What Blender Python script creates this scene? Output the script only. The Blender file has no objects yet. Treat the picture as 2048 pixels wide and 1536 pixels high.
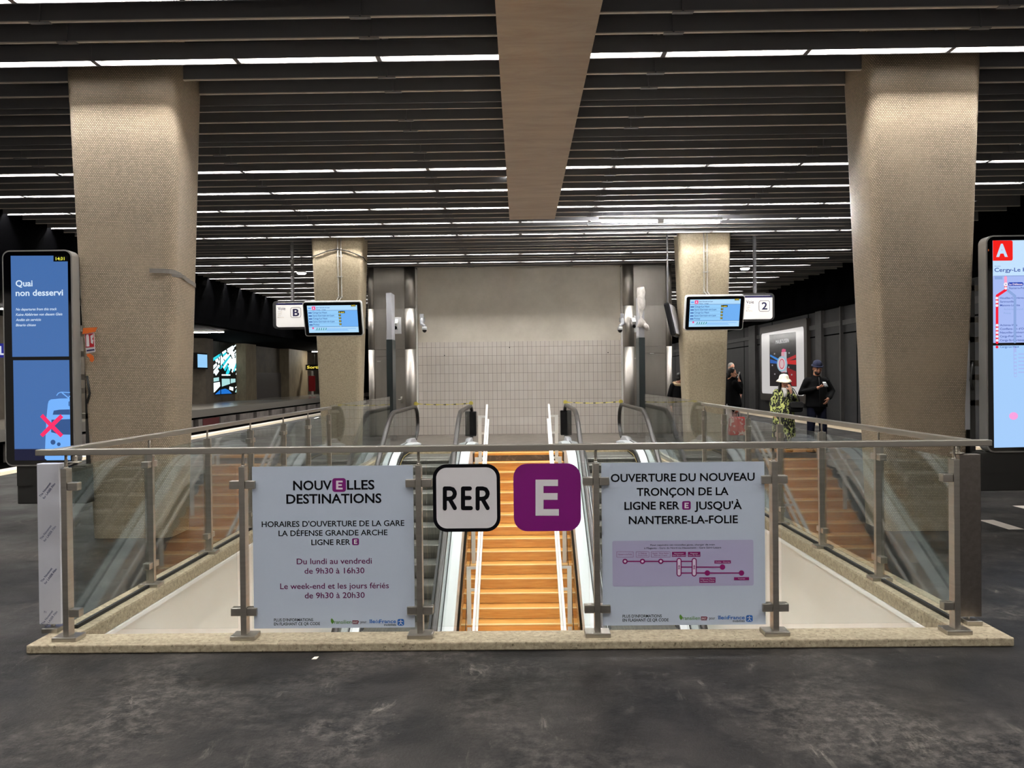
import bpy, bmesh, math, random
from mathutils import Vector, Matrix

random.seed(7)
SC = bpy.context.scene
COL = SC.collection

# ------------------------------------------------------------------ camera
F_PX, CAM_H = 1550.0, 1.6
YAW, PITCH, ROLL = math.atan(16 / F_PX), -math.atan(13 / F_PX), math.radians(-0.65)
ROT = (Matrix.Rotation(YAW, 4, 'Z') @ Matrix.Rotation(math.pi / 2 + PITCH, 4, 'X') @ Matrix.Rotation(ROLL, 4, 'Z'))
cam_data = bpy.data.cameras.new('camera')
cam_data.sensor_width = 36.0
cam_data.lens = 36.0 * F_PX / 2048.0
cam_data.clip_start, cam_data.clip_end = 0.05, 400
cam = bpy.data.objects.new('camera', cam_data)
cam.matrix_world = Matrix.Translation((0, 0, CAM_H)) @ ROT
COL.objects.link(cam)
SC.camera = cam

# ------------------------------------------------------------------ world, exposure
w = bpy.data.worlds.new('world')
SC.world = w
w.use_nodes = True
w.node_tree.nodes['Background'].inputs[0].default_value = (1.0, 0.93, 0.85, 1)      # even fill light added, standing in for the rest of the station
w.node_tree.nodes['Background'].inputs[1].default_value = 0.30
SC.view_settings.view_transform = 'Standard'
SC.view_settings.look = 'None'
SC.view_settings.exposure = 0.0
SC.view_settings.gamma = 1.0
SC.view_settings.use_curve_mapping = False
TUBE_L = 250.0          # radiance of the ceiling strips
HALL_L = 190.0          # radiance of the strips under the slab, in the lower hall


def at(px, py, Y):
    """where the ray through a pixel of the 2048x1536 frame meets the plane y = Y"""
    d = ROT.to_3x3() @ Vector(((px - 1024) / F_PX, -(py - 768) / F_PX, -1))
    t = Y / d.y
    return Vector((d.x * t, Y, CAM_H + d.z * t))


def at_x(px, py, X):
    d = ROT.to_3x3() @ Vector(((px - 1024) / F_PX, -(py - 768) / F_PX, -1))
    t = X / d.x
    return Vector((X, d.y * t, CAM_H + d.z * t))


# ------------------------------------------------------------------ materials
MATS = {}


def mat(name, color=(0.5, 0.5, 0.5), rough=0.5, metal=0.0, emit=None, estr=1.0, spec=0.5):
    m = bpy.data.materials.new(name)
    m.use_nodes = True
    b = m.node_tree.nodes['Principled BSDF']
    b.inputs['Base Color'].default_value = (*color, 1)
    b.inputs['Roughness'].default_value = rough
    b.inputs['Metallic'].default_value = metal
    b.inputs['Specular IOR Level'].default_value = spec
    if emit:
        b.inputs['Emission Color'].default_value = (*emit, 1)
        b.inputs['Emission Strength'].default_value = estr
    MATS[name] = m
    return m


def srgb(r, g, b):
    f = lambda c: (c / 255 / 12.92) if c / 255 <= 0.04045 else ((c / 255 + 0.055) / 1.055) ** 2.4
    return (f(r), f(g), f(b))


def nd(m, typ, **kw):
    n = m.node_tree.nodes.new(typ)
    for k, v in kw.items():
        setattr(n, k, v)
    return n


def ln(m, a, ao, b, bi):
    m.node_tree.links.new(a.outputs[ao], b.inputs[bi])


def noisy(name, c1, c2, scale=5.0, rough=(0.5, 0.5), detail=6.0, stretch=(1, 1, 1), lo=0.35, hi=0.65, bump=0.0,
          metal=0.0, spec=0.5, distort=0.0, fine=None):
    """two-colour procedural surface driven by noise in object space"""
    m = mat(name, c1, rough[0], metal, spec=spec)
    b = m.node_tree.nodes['Principled BSDF']
    tc = nd(m, 'ShaderNodeTexCoord')
    mp = nd(m, 'ShaderNodeMapping')
    mp.inputs['Scale'].default_value = stretch
    ln(m, tc, 'Object', mp, 'Vector')
    n = nd(m, 'ShaderNodeTexNoise')
    n.inputs['Scale'].default_value = scale
    n.inputs['Detail'].default_value = detail
    n.inputs['Roughness'].default_value = 0.65
    n.inputs['Distortion'].default_value = distort
    ln(m, mp, 'Vector', n, 'Vector')
    r = nd(m, 'ShaderNodeValToRGB')
    r.color_ramp.elements[0].position, r.color_ramp.elements[1].position = lo, hi
    r.color_ramp.elements[0].color, r.color_ramp.elements[1].color = (*c1, 1), (*c2, 1)
    ln(m, n, 'Fac', r, 'Fac')
    last = (r, 'Color')
    if fine:                                     # a second, finer layer of specks
        c3, sc3, lo3, hi3 = fine
        n2 = nd(m, 'ShaderNodeTexNoise')
        n2.inputs['Scale'].default_value = sc3
        n2.inputs['Detail'].default_value = 4
        ln(m, mp, 'Vector', n2, 'Vector')
        r2 = nd(m, 'ShaderNodeValToRGB')
        r2.color_ramp.elements[0].position, r2.color_ramp.elements[1].position = lo3, hi3
        r2.color_ramp.elements[0].color, r2.color_ramp.elements[1].color = (0, 0, 0, 1), (1, 1, 1, 1)
        ln(m, n2, 'Fac', r2, 'Fac')
        mx = nd(m, 'ShaderNodeMix', data_type='RGBA')
        mx.inputs[7].default_value = (*c3, 1)
        ln(m, r2, 'Color', mx, 0)
        ln(m, r, 'Color', mx, 6)
        last = (mx, 2)
    m.node_tree.links.new(last[0].outputs[last[1]], b.inputs['Base Color'])
    if rough[0] != rough[1]:
        mr = nd(m, 'ShaderNodeMapRange')
        mr.inputs['To Min'].default_value, mr.inputs['To Max'].default_value = rough
        ln(m, n, 'Fac', mr, 'Value')
        ln(m, mr, 'Result', b, 'Roughness')
    if bump:
        bp = nd(m, 'ShaderNodeBump')
        bp.inputs['Strength'].default_value = bump
        bp.inputs['Distance'].default_value = 0.01
        ln(m, n, 'Fac', bp, 'Height')
        ln(m, bp, 'Normal', b, 'Normal')
    return m


def brick(name, c1, c2, mortar, bw, bh, gap, offset=0.5, rough=0.4, bump=0.4, coord='UV', noise=None, spec=0.5, rough_m=None):
    m = mat(name, c1, rough, spec=spec)
    b = m.node_tree.nodes['Principled BSDF']
    tc = nd(m, 'ShaderNodeTexCoord')
    t = nd(m, 'ShaderNodeTexBrick')
    t.offset = offset
    t.inputs['Scale'].default_value = 1.0
    t.inputs['Color1'].default_value = (*c1, 1)
    t.inputs['Color2'].default_value = (*c2, 1)
    t.inputs['Mortar'].default_value = (*mortar, 1)
    t.inputs['Mortar Size'].default_value = gap
    t.inputs['Mortar Smooth'].default_value = 0.3
    t.inputs['Brick Width'].default_value = bw
    t.inputs['Row Height'].default_value = bh
    ln(m, tc, coord, t, 'Vector')
    col = (t, 'Color')
    if noise:
        sc, c3, amt = noise
        n = nd(m, 'ShaderNodeTexNoise')
        n.inputs['Scale'].default_value = sc
        n.inputs['Detail'].default_value = 5
        ln(m, tc, 'Object', n, 'Vector')
        r = nd(m, 'ShaderNodeValToRGB')
        r.color_ramp.elements[0].position, r.color_ramp.elements[1].position = 0.4, 0.7
        r.color_ramp.elements[0].color, r.color_ramp.elements[1].color = (0, 0, 0, 1), (amt, amt, amt, 1)
        ln(m, n, 'Fac', r, 'Fac')
        mx = nd(m, 'ShaderNodeMix', data_type='RGBA')
        mx.inputs[7].default_value = (*c3, 1)
        ln(m, r, 'Color', mx, 0)
        ln(m, t, 'Color', mx, 6)
        col = (mx, 2)
    m.node_tree.links.new(col[0].outputs[col[1]], b.inputs['Base Color'])
    if bump:
        inv = nd(m, 'ShaderNodeMath', operation='SUBTRACT')
        inv.inputs[0].default_value = 1.0
        ln(m, t, 'Fac', inv, 1)
        bp = nd(m, 'ShaderNodeBump')
        bp.inputs['Strength'].default_value = bump
        bp.inputs['Distance'].default_value = 0.004
        ln(m, inv, 'Value', bp, 'Height')
        ln(m, bp, 'Normal', b, 'Normal')
    return m


def glass(name, tint=(0.90, 0.94, 0.92), ior=1.5, haze=0.0):
    m = bpy.data.materials.new(name)
    m.use_nodes = True
    nt = m.node_tree
    nt.nodes.clear()
    out = nd(m, 'ShaderNodeOutputMaterial')
    tr = nd(m, 'ShaderNodeBsdfTransparent')
    tr.inputs[0].default_value = (*tint, 1)
    gl = nd(m, 'ShaderNodeBsdfGlossy')
    gl.inputs['Roughness'].default_value = 0.01
    fr = nd(m, 'ShaderNodeFresnel')
    ge = nd(m, 'ShaderNodeNewGeometry')              # the pane does not refract: same reflection from both sides
    mi = nd(m, 'ShaderNodeMapRange')
    mi.inputs['To Min'].default_value, mi.inputs['To Max'].default_value = ior, 1.0 / ior
    ln(m, ge, 'Backfacing', mi, 'Value')
    ln(m, mi, 'Result', fr, 0)
    mx = nd(m, 'ShaderNodeMixShader')
    ln(m, fr, 0, mx, 0)
    ln(m, tr, 0, mx, 1)
    ln(m, gl, 0, mx, 2)
    last = mx
    if haze:                                     # dust film
        df = nd(m, 'ShaderNodeBsdfDiffuse')
        df.inputs[0].default_value = (0.6, 0.62, 0.6, 1)
        m2 = nd(m, 'ShaderNodeMixShader')
        m2.inputs[0].default_value = haze
        ln(m, mx, 0, m2, 1)
        ln(m, df, 0, m2, 2)
        last = m2
    ln(m, last, 0, out, 0)
    MATS[name] = m
    return m


def emit(name, color, strength=1.0):
    return mat(name, (0.01, 0.01, 0.01), 0.25, emit=color, estr=strength)




def make_asphalt():
    """dark worn asphalt: cloudy base, granular dust in patches, fine scuffs"""
    m = mat('asphalt', srgb(40, 37, 36), 0.55, spec=0.25)
    b = m.node_tree.nodes['Principled BSDF']
    tc = nd(m, 'ShaderNodeTexCoord')

    def noise(scale, detail, rough, lo, hi, dist=0.0, stretch=None):
        n = nd(m, 'ShaderNodeTexNoise')
        n.inputs['Scale'].default_value, n.inputs['Detail'].default_value = scale, detail
        n.inputs['Roughness'].default_value, n.inputs['Distortion'].default_value = rough, dist
        if stretch:
            mp = nd(m, 'ShaderNodeMapping')
            mp.inputs['Scale'].default_value = stretch
            mp.inputs['Rotation'].default_value = (0, 0, 0.5)
            ln(m, tc, 'Object', mp, 'Vector')
            ln(m, mp, 'Vector', n, 'Vector')
        else:
            ln(m, tc, 'Object', n, 'Vector')
        r = nd(m, 'ShaderNodeMapRange')
        r.inputs['From Min'].default_value, r.inputs['From Max'].default_value = lo, hi
        ln(m, n, 'Fac', r, 'Value')
        return r

    def mix(fac, a_, col):
        x = nd(m, 'ShaderNodeMix', data_type='RGBA')
        ln(m, fac[0], fac[1], x, 0)
        m.node_tree.links.new(a_, x.inputs[6])
        x.inputs[7].default_value = (*col, 1)
        return x.outputs[2]

    def mul(p, q, k=1.0):
        x = nd(m, 'ShaderNodeMath', operation='MULTIPLY')
        ln(m, p, 0, x, 0)
        ln(m, q, 0, x, 1)
        y = nd(m, 'ShaderNodeMath', operation='MULTIPLY')
        ln(m, x, 0, y, 0)
        y.inputs[1].default_value = k
        return y
    base = nd(m, 'ShaderNodeRGB')
    base.outputs[0].default_value = (*srgb(14, 13, 13), 1)
    c = mix((noise(1.3, 15, 0.72, 0.42, 0.62, 0.4), 0), base.outputs[0], srgb(40, 37, 35))
    c = mix((mul(noise(0.9, 6, 0.6, 0.46, 0.62, 0.6), noise(14, 15, 0.85, 0.46, 0.66), 0.75), 0), c, srgb(96, 90, 85))
    c = mix((mul(noise(2.2, 6, 0.6, 0.52, 0.66), noise(7, 15, 0.8, 0.53, 0.68, 1.5, (1, 0.35, 1)), 0.8), 0), c, srgb(120, 114, 106))
    c = mix((noise(70, 3, 0.6, 0.70, 0.76), 0), c, srgb(120, 112, 102))
    m.node_tree.links.new(c, b.inputs['Base Color'])
    rr = noise(1.1, 8, 0.6, 0.3, 0.7)
    rr.inputs['To Min'].default_value, rr.inputs['To Max'].default_value = 0.38, 0.68
    ln(m, rr, 0, b, 'Roughness')
    bp = nd(m, 'ShaderNodeBump')
    bp.inputs['Strength'].default_value, bp.inputs['Distance'].default_value = 0.35, 0.006
    ln(m, noise(45, 6, 0.7, 0.2, 0.8), 0, bp, 'Height')
    ln(m, bp, 'Normal', b, 'Normal')
    return m


asphalt = make_asphalt()
landing_m = noisy('landing_concrete', srgb(84, 77, 70), srgb(112, 104, 96), 3, (0.5, 0.6))
stone = noisy('kerb_stone', srgb(124, 112, 92), srgb(172, 159, 134), 34, (0.6, 0.8), 8, lo=0.3, hi=0.65, bump=0.5,
              fine=(srgb(92, 82, 62), 60, 0.60, 0.72))
cream = noisy('cream_panel', srgb(226, 220, 210), srgb(232, 227, 219), 1.5, (0.35, 0.45))
white_trim = mat('white_trim', srgb(236, 234, 230), 0.4)
plaster = noisy('plaster', srgb(196, 188, 174), srgb(212, 204, 190), 1.2, (0.6, 0.7), bump=0.05)
tiles = brick('wall_tiles', srgb(204, 195, 186), srgb(210, 202, 194), srgb(120, 114, 106), 0.1235, 0.247, 0.004, 0.0, 0.12, 0.3)
mosaic = brick('column_mosaic', srgb(214, 194, 168), srgb(186, 168, 144), srgb(104, 92, 78), 0.0215, 0.0165, 0.0030, 0.5, 0.38,
               0.8, noise=(1.6, srgb(190, 170, 144), 0.5))
speckle = noisy('column_speckle', srgb(136, 123, 101), srgb(170, 156, 131), 38, (0.45, 0.55), 6, lo=0.35, hi=0.65, bump=0.3)
blade_m = mat('blade_dark', srgb(118, 117, 120), 0.5)
flange_m = mat('blade_flange', srgb(216, 208, 196), 0.4)
void_m = mat('ceiling_void', srgb(24, 23, 24), 0.9)
black_m = mat('black_bulkhead', srgb(2, 2, 3), 0.9, spec=0.02)
white_enamel = mat('white_enamel', srgb(225, 224, 220), 0.35)
steel = noisy('brushed_steel', (0.47, 0.44, 0.40), (0.55, 0.52, 0.48), 40, (0.26, 0.38), 3, stretch=(1, 1, 0.05), metal=1.0)
steel_rail = noisy('rail_steel', (0.47, 0.44, 0.39), (0.54, 0.51, 0.46), 30, (0.28, 0.38), 3, stretch=(0.05, 0.05, 1), metal=1.0)
steel_dark = noisy('bronze_steel', (0.24, 0.21, 0.19), (0.28, 0.25, 0.23), 30, (0.3, 0.4), 3, metal=1.0)
steel_pod = noisy('clad_steel', (0.44, 0.41, 0.37), (0.50, 0.47, 0.43), 2.0, (0.40, 0.48), 3, stretch=(1, 1, 0.3), metal=1.0)
plank_m = noisy('panel_wood', srgb(146, 126, 108), srgb(174, 160, 142), 2.2, (0.32, 0.45), 5, stretch=(0.5, 2.2, 1), lo=0.3, hi=0.7, distort=0.6)
wood = noisy('stair_wood', srgb(208, 138, 58), srgb(238, 182, 98), 3.0, (0.35, 0.5), 6, stretch=(0.7, 14, 14), lo=0.3, hi=0.72, distort=0.4)
rubber = mat('handrail_rubber', srgb(36, 32, 29), 0.38)
black_rub = mat('black_rubber', srgb(22, 22, 22), 0.6)
deck_m = mat('escalator_deck', srgb(206, 212, 214), 0.35)
step_m = noisy('escalator_step', srgb(84, 84, 80), srgb(112, 111, 104), 120, (0.4, 0.5), 2, stretch=(1, 0.02, 0.02), bump=0.5, metal=0.4)
yellow = mat('yellow_line', srgb(206, 190, 90), 0.5)
reflector_m = mat('trough_reflector', srgb(112, 110, 106), 0.5)
fill_strip_m = emit('fill_strip', (1.0, 0.97, 0.92), 60.0)
plat_lamp_m = emit('lit_platform_strip', (1.0, 0.95, 0.86), 110.0)
glass_m = glass('balustrade_glass', tint=(0.93, 0.96, 0.95), ior=1.46)
glass_f = glass('front_glass', tint=(0.955, 0.97, 0.962), ior=1.35)
black_plastic = mat('black_plastic', srgb(14, 14, 16), 0.2)
screen_off = mat('screen_glass_black', srgb(6, 6, 9), 0.06)
grey_plastic = mat('grey_plastic', srgb(172, 172, 176), 0.4)
white_plastic = mat('white_plastic', srgb(220, 220, 220), 0.4)
dark_box = mat('dark_cabinet', srgb(44, 43, 41), 0.5)
tube_m = emit('lit_strip', (1.0, 0.985, 0.965), TUBE_L)
hall_m = emit('lit_hall_strip', (1.0, 0.97, 0.90), HALL_L)
disc_m = emit('lit_disc', (1.0, 0.98, 0.95), 14.0)
sign_face = mat('sign_board', srgb(190, 200, 216), 0.45)
lit_face = mat('lit_sign_face', srgb(226, 222, 218), 0.4, emit=srgb(200, 196, 190), estr=0.85)
sign_white = mat('sign_white', srgb(226, 222, 224), 0.4)
ink = mat('ink_black', srgb(6, 6, 12), 0.6, spec=0.1)
ink_purple = mat('ink_purple', srgb(96, 20, 78), 0.6, spec=0.1)
ink_blue = mat('ink_blue', srgb(30, 96, 176), 0.5)
ink_green = mat('ink_green', srgb(74, 124, 34), 0.5)
purple = mat('sign_purple', srgb(120, 10, 110), 0.4)
lilac = mat('map_lilac', srgb(174, 170, 202), 0.5)
plum = mat('map_plum', srgb(128, 30, 96), 0.6, spec=0.1)
navy = mat('navy_print', srgb(34, 32, 84), 0.5)
grey_ink = mat('grey_print', srgb(110, 108, 110), 0.5)
wall_dark = noisy('track_wall', srgb(50, 50, 52), srgb(64, 63, 64), 1.5, (0.6, 0.7))
wall_brown = noisy('far_wall', srgb(88, 80, 70), srgb(112, 102, 90), 1.0, (0.6, 0.7))
pale_col = noisy('far_column', srgb(128, 114, 92), srgb(152, 138, 112), 3, (0.6, 0.7), stretch=(1, 1, 0.4))
far_floor = mat('far_platform', srgb(176, 170, 162), 0.2)
edge_m = brick('edge_paving', srgb(200, 184, 156), srgb(190, 174, 148), srgb(150, 138, 118), 0.4, 0.4, 0.006, 0.0, 0.5, 0.2, coord='Object')
coping_m = mat('platform_coping', srgb(226, 216, 204), 0.5)
orange_tape = mat('orange_tape', srgb(216, 104, 36), 0.4)
red_print = mat('red_print', srgb(176, 22, 34), 0.5)
grey_tape = mat('grey_tape', srgb(128, 122, 116), 0.4)
film_m = mat('protective_film', srgb(196, 196, 204), 0.25)
film_ink = mat('film_ink', srgb(56, 62, 104), 0.5)
plastic_wrap = noisy('plastic_wrap', srgb(186, 180, 172), srgb(214, 208, 202), 14, (0.3, 0.4), bump=0.6)
skin = mat('skin', srgb(206, 150, 124), 0.5)
skin_b = mat('skin_tan', srgb(176, 122, 94), 0.5)
hair_m = mat('dark_hair', srgb(20, 17, 17), 0.5)
hair_grey = mat('grey_hair', srgb(140, 134, 126), 0.6)
cloth_black = noisy('black_cloth', srgb(4, 4, 5), srgb(9, 9, 11), 12, (0.85, 0.95), bump=0.1, spec=0.15)
cloth_navy = noisy('navy_cloth', srgb(12, 14, 28), srgb(20, 23, 40), 12, (0.8, 0.9), spec=0.15)
beanie_m = noisy('beanie_knit', srgb(12, 17, 42), srgb(20, 27, 58), 90, (0.9, 0.9), bump=0.4)
hat_m = noisy('hat_fabric', srgb(226, 214, 190), srgb(240, 230, 210), 30, (0.9, 0.9), bump=0.2)
coat_m = noisy('camouflage_coat', srgb(24, 25, 20), srgb(196, 202, 120), 17, (0.8, 0.8), 2, stretch=(1, 1, 0.55), lo=0.52, hi=0.545, distort=1.2)
cloth_white = mat('white_cloth', srgb(216, 212, 208), 0.8)
bag_red = noisy('red_white_bag', srgb(204, 58, 52), srgb(232, 208, 200), 9, (0.3, 0.3), 1.5, lo=0.54, hi=0.6)
fur_m = noisy('hood_fur', srgb(150, 126, 96), srgb(198, 176, 140), 60, (0.9, 0.9), bump=0.6)


# ------------------------------------------------------------------ mesh builder
class MB:
    def __init__(self):
        self.v, self.f, self.mi, self.sm, self.uv = [], [], [], [], {}

    def face(self, idx, mi=0, smooth=False, uv=None):
        if uv:
            self.uv[len(self.f)] = uv
        self.f.append(tuple(idx))
        self.mi.append(mi)
        self.sm.append(smooth)

    def add(self, verts, faces, mi=0, smooth=False, M=None):
        o = len(self.v)
        self.v += [tuple(M @ Vector(p)) if M else tuple(p) for p in verts]
        for f in faces:
            self.face([i + o for i in f], mi, smooth)
        return self

    def box(self, x0, x1, y0, y1, z0, z1, mi=0, M=None):
        vs = [(x, y, z) for z in (z0, z1) for y in (y0, y1) for x in (x0, x1)]
        return self.add(vs, [(0, 2, 3, 1), (4, 5, 7, 6), (0, 1, 5, 4), (2, 6, 7, 3), (0, 4, 6, 2), (1, 3, 7, 5)], mi, False, M)

    def prism(self, poly, axis, a, b, mi=0, M=None, smooth=False):
        """poly in the two axes left over (in xyz order), extruded along axis from a to b"""
        def mk(p, t):
            return {'X': (t, p[0], p[1]), 'Y': (p[0], t, p[1]), 'Z': (p[0], p[1], t)}[axis]
        n = len(poly)
        ar = sum(poly[i][0] * poly[(i + 1) % n][1] - poly[(i + 1) % n][0] * poly[i][1] for i in range(n))
        P = list(poly) if ar > 0 else list(poly)[::-1]
        if axis == 'Y':
            P = P[::-1]
        vs = [mk(p, a) for p in P] + [mk(p, b) for p in P]
        fs = [tuple(range(n))[::-1], tuple(range(n, 2 * n))]
        o = len(self.v)
        self.add(vs, fs, mi, False, M)
        for i in range(n):
            j = (i + 1) % n
            self.face((o + i, o + j, o + n + j, o + n + i), mi, smooth)
        return self

    def tube(self, pts, r, n=10, mi=0, cap=True, ell=None):
        """round tube along points; r a number or one radius per point; ell = flattening (factor, axis vector)"""
        pts = [Vector(p) for p in pts]
        rr = r if isinstance(r, (list, tuple)) else [r] * len(pts)
        o = len(self.v)
        ref = None
        for i, p in enumerate(pts):
            t = (pts[min(i + 1, len(pts) - 1)] - pts[max(i - 1, 0)]).normalized()
            if ref is None:
                ref = Vector((0, 0, 1)) if abs(t.z) < 0.9 else Vector((1, 0, 0))
            a = (ref - t * ref.dot(t)).normalized()
            ref = a
            b = t.cross(a)
            for k in range(n):
                q = 2 * math.pi * k / n
                off = (a * math.cos(q) + b * math.sin(q)) * rr[i]
                if ell:
                    ax = Vector(ell[1]).normalized()
                    off = off + ax * off.dot(ax) * (ell[0] - 1)
                self.v.append(tuple(p + off))
        for i in range(len(pts) - 1):
            for k in range(n):
                k2 = (k + 1) % n
                self.face((o + i * n + k, o + i * n + k2, o + (i + 1) * n + k2, o + (i + 1) * n + k), mi, True)
        if cap:
            self.face([o + k for k in range(n)][::-1], mi)
            self.face([o + (len(pts) - 1) * n + k for k in range(n)], mi)
        return self

    def sweep(self, path, sec, mi=0, smooth=False):
        """section [(x, dz)] carried along path [(y, z)] with vertical sections"""
        o, n = len(self.v), len(sec)
        for (y, z) in path:
            self.v += [(x, y, z + dz) for x, dz in sec]
        for i in range(len(path) - 1):
            for k in range(n):
                k2 = (k + 1) % n
                self.face((o + i * n + k, o + (i + 1) * n + k, o + (i + 1) * n + k2, o + i * n + k2), mi, smooth)
        self.face([o + k for k in range(n)], mi)
        self.face([o + (len(path) - 1) * n + k for k in range(n)][::-1], mi)
        return self

    def ball(self, c, r, n=12, m=8, mi=0, M=None):
        rx, ry, rz = r if isinstance(r, (tuple, list)) else (r, r, r)
        o = len(self.v)
        vs = [(c[0], c[1], c[2] - rz)]
        for i in range(1, m):
            a = -math.pi / 2 + math.pi * i / m
            for k in range(n):
                q = 2 * math.pi * k / n
                vs.append((c[0] + rx * math.cos(a) * math.cos(q), c[1] + ry * math.cos(a) * math.sin(q), c[2] + rz * math.sin(a)))
        vs.append((c[0], c[1], c[2] + rz))
        self.v += [tuple(M @ Vector(p)) if M else p for p in vs]
        for k in range(n):
            k2 = (k + 1) % n
            self.face((o, o + 1 + k2, o + 1 + k), mi, True)
            for i in range(m - 2):
                a, b = o + 1 + i * n, o + 1 + (i + 1) * n
                self.face((a + k, a + k2, b + k2, b + k), mi, True)
            self.face((o + 1 + (m - 2) * n + k, o + 1 + (m - 2) * n + k2, len(self.v) - 1), mi, True)
        return self

    # flat print on a plane y = Y facing the camera side (-y)
    def poly(self, pts, Y, mi=0):
        n = len(pts)
        ar = sum(pts[i][0] * pts[(i + 1) % n][1] - pts[(i + 1) % n][0] * pts[i][1] for i in range(n))
        P = pts if ar > 0 else pts[::-1]
        Y = Y - 0.00003 * (len(self.f) % 12)       # overlapping ink never lies in one plane
        return self.add([(p[0], Y, p[1]) for p in P], [tuple(range(n))], mi)

    def rect(self, x0, x1, z0, z1, Y, mi=0):
        return self.poly([(x0, z0), (x1, z0), (x1, z1), (x0, z1)], Y, mi)

    def stroke(self, pts, wd, Y, mi=0):
        """flat round-ended pen stroke"""
        for (a, b) in zip(pts, pts[1:]):
            d = Vector((b[0] - a[0], b[1] - a[1]))
            if d.length < 1e-9:
                continue
            ang = math.atan2(d.y, d.x)
            P = [(b[0] + wd / 2 * math.cos(ang + q), b[1] + wd / 2 * math.sin(ang + q)) for q in [math.pi * (i / 6 - 0.5) for i in range(7)]]
            P += [(a[0] - wd / 2 * math.cos(ang + q), a[1] - wd / 2 * math.sin(ang + q)) for q in [math.pi * (i / 6 - 0.5) for i in range(7)]]
            self.poly(P, Y, mi)
        return self

    def text(self, s, x0, z, cap, Y, width=None, align='L', bold=0.0, shear=0.0, mi=0):
        vs, fs, wd, ch = glyphs(s, bold, shear)
        sy = cap / ch
        sx = width / wd if width else sy
        off = {'L': 0, 'C': -wd * sx / 2, 'R': -wd * sx}[align]
        return self.add([(x0 + off + x * sx, Y, z + y * sy) for x, y in vs], fs, mi)

    def build(self, name, m, parent=None, local=False, bevel=0.0, uvfn=None):
        me = bpy.data.meshes.new(name)
        off = Vector((0, 0, 0)) if (local or parent is None) else wloc(parent)
        me.from_pydata([Vector(p) - off for p in self.v], [], self.f)
        for mm in (m if isinstance(m, (list, tuple)) else [m]):
            me.materials.append(mm)
        me.polygons.foreach_set('material_index', self.mi)
        me.polygons.foreach_set('use_smooth', self.sm)
        if self.uv:
            ul = me.uv_layers.new(name='UVMap')
            for fi, uvs in self.uv.items():
                for li, u in zip(me.polygons[fi].loop_indices, uvs):
                    ul.data[li].uv = u
        me.validate()
        me.update()
        o = bpy.data.objects.new(name, me)
        COL.objects.link(o)
        if parent:
            o.parent = parent
        if bevel:
            b = o.modifiers.new('bevel', 'BEVEL')
            b.width, b.segments, b.limit_method = bevel, 2, 'ANGLE'
        return o


def wloc(o):
    p = Vector((0, 0, 0))
    while o:
        p += o.location
        o = o.parent
    return p


_gl = {}


def glyphs(s, bold=0.0, shear=0.0):
    key = (s, bold, shear)
    if key in _gl:
        return _gl[key]

    def raw(t):
        cu = bpy.data.curves.new('lettering', 'FONT')
        cu.body, cu.size, cu.resolution_u, cu.offset, cu.shear = t, 1.0, 3, bold, shear
        cu.fill_mode = 'FRONT'
        ob = bpy.data.objects.new('lettering', cu)
        COL.objects.link(ob)
        bpy.context.view_layer.update()
        me = bpy.data.meshes.new_from_object(ob.evaluated_get(bpy.context.evaluated_depsgraph_get()))
        vs = [(v.co.x, v.co.y) for v in me.vertices]
        fs = [tuple(p.vertices) for p in me.polygons]
        bpy.data.objects.remove(ob)
        bpy.data.curves.remove(cu)
        bpy.data.meshes.remove(me)
        return vs, fs
    vs, fs = raw(s)
    if ('H', bold) not in _gl:
        _gl[('H', bold)] = max(y for _, y in raw('H')[0])
    x0 = min(x for x, _ in vs)
    vs = [(x - x0, y) for x, y in vs]
    ff = []
    for f in fs:                                 # make every glyph face look the same way
        a, b, c = [Vector(vs[i]).to_3d() for i in f[:3]]
        ff.append(f if (b - a).cross(c - a).z >= 0 else f[::-1])
    _gl[key] = (vs, ff, max(x for x, _ in vs), _gl[('H', bold)])
    return _gl[key]


def rrect(x0, x1, z0, z1, r, n=6):
    P = []
    for cx, cz, a0 in ((x1 - r, z1 - r, 0), (x0 + r, z1 - r, 90), (x0 + r, z0 + r, 180), (x1 - r, z0 + r, 270)):
        for i in range(n + 1):
            a = math.radians(a0 + 90 * i / n)
            P.append((cx + r * math.cos(a), cz + r * math.sin(a)))
    return P


def tag(o, label=None, cat=None, group=None, kind=None):
    if label:
        o['label'] = label
    if cat:
        o['category'] = cat
    if group:
        o['group'] = group
    if kind:
        o['kind'] = kind
    return o


def thing(name, label, cat, loc=(0, 0, 0), group=None, rot=None):
    o = bpy.data.objects.new(name, None)
    o.empty_display_size = 0.1
    COL.objects.link(o)
    o.location = loc
    if rot:
        o.rotation_euler = rot
    return tag(o, label, cat, group)


def copy_tree(o, parent=None):
    c = o.copy()
    COL.objects.link(c)
    if parent:
        c.parent = parent
    for ch in list(o.children):
        copy_tree(ch, c)
    return c


def struct(o, label=None, cat=None):
    return tag(o, label, cat, kind='structure')


def bx(*a):
    return MB().box(*a)

# ================================================================== the setting
XC = -0.05                     # centre line of the stairwell
PIT_L, PIT_R, PIT_F, PIT_B = -2.735, 2.605, 4.73, 16.4
KERB_Z = 0.053

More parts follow.
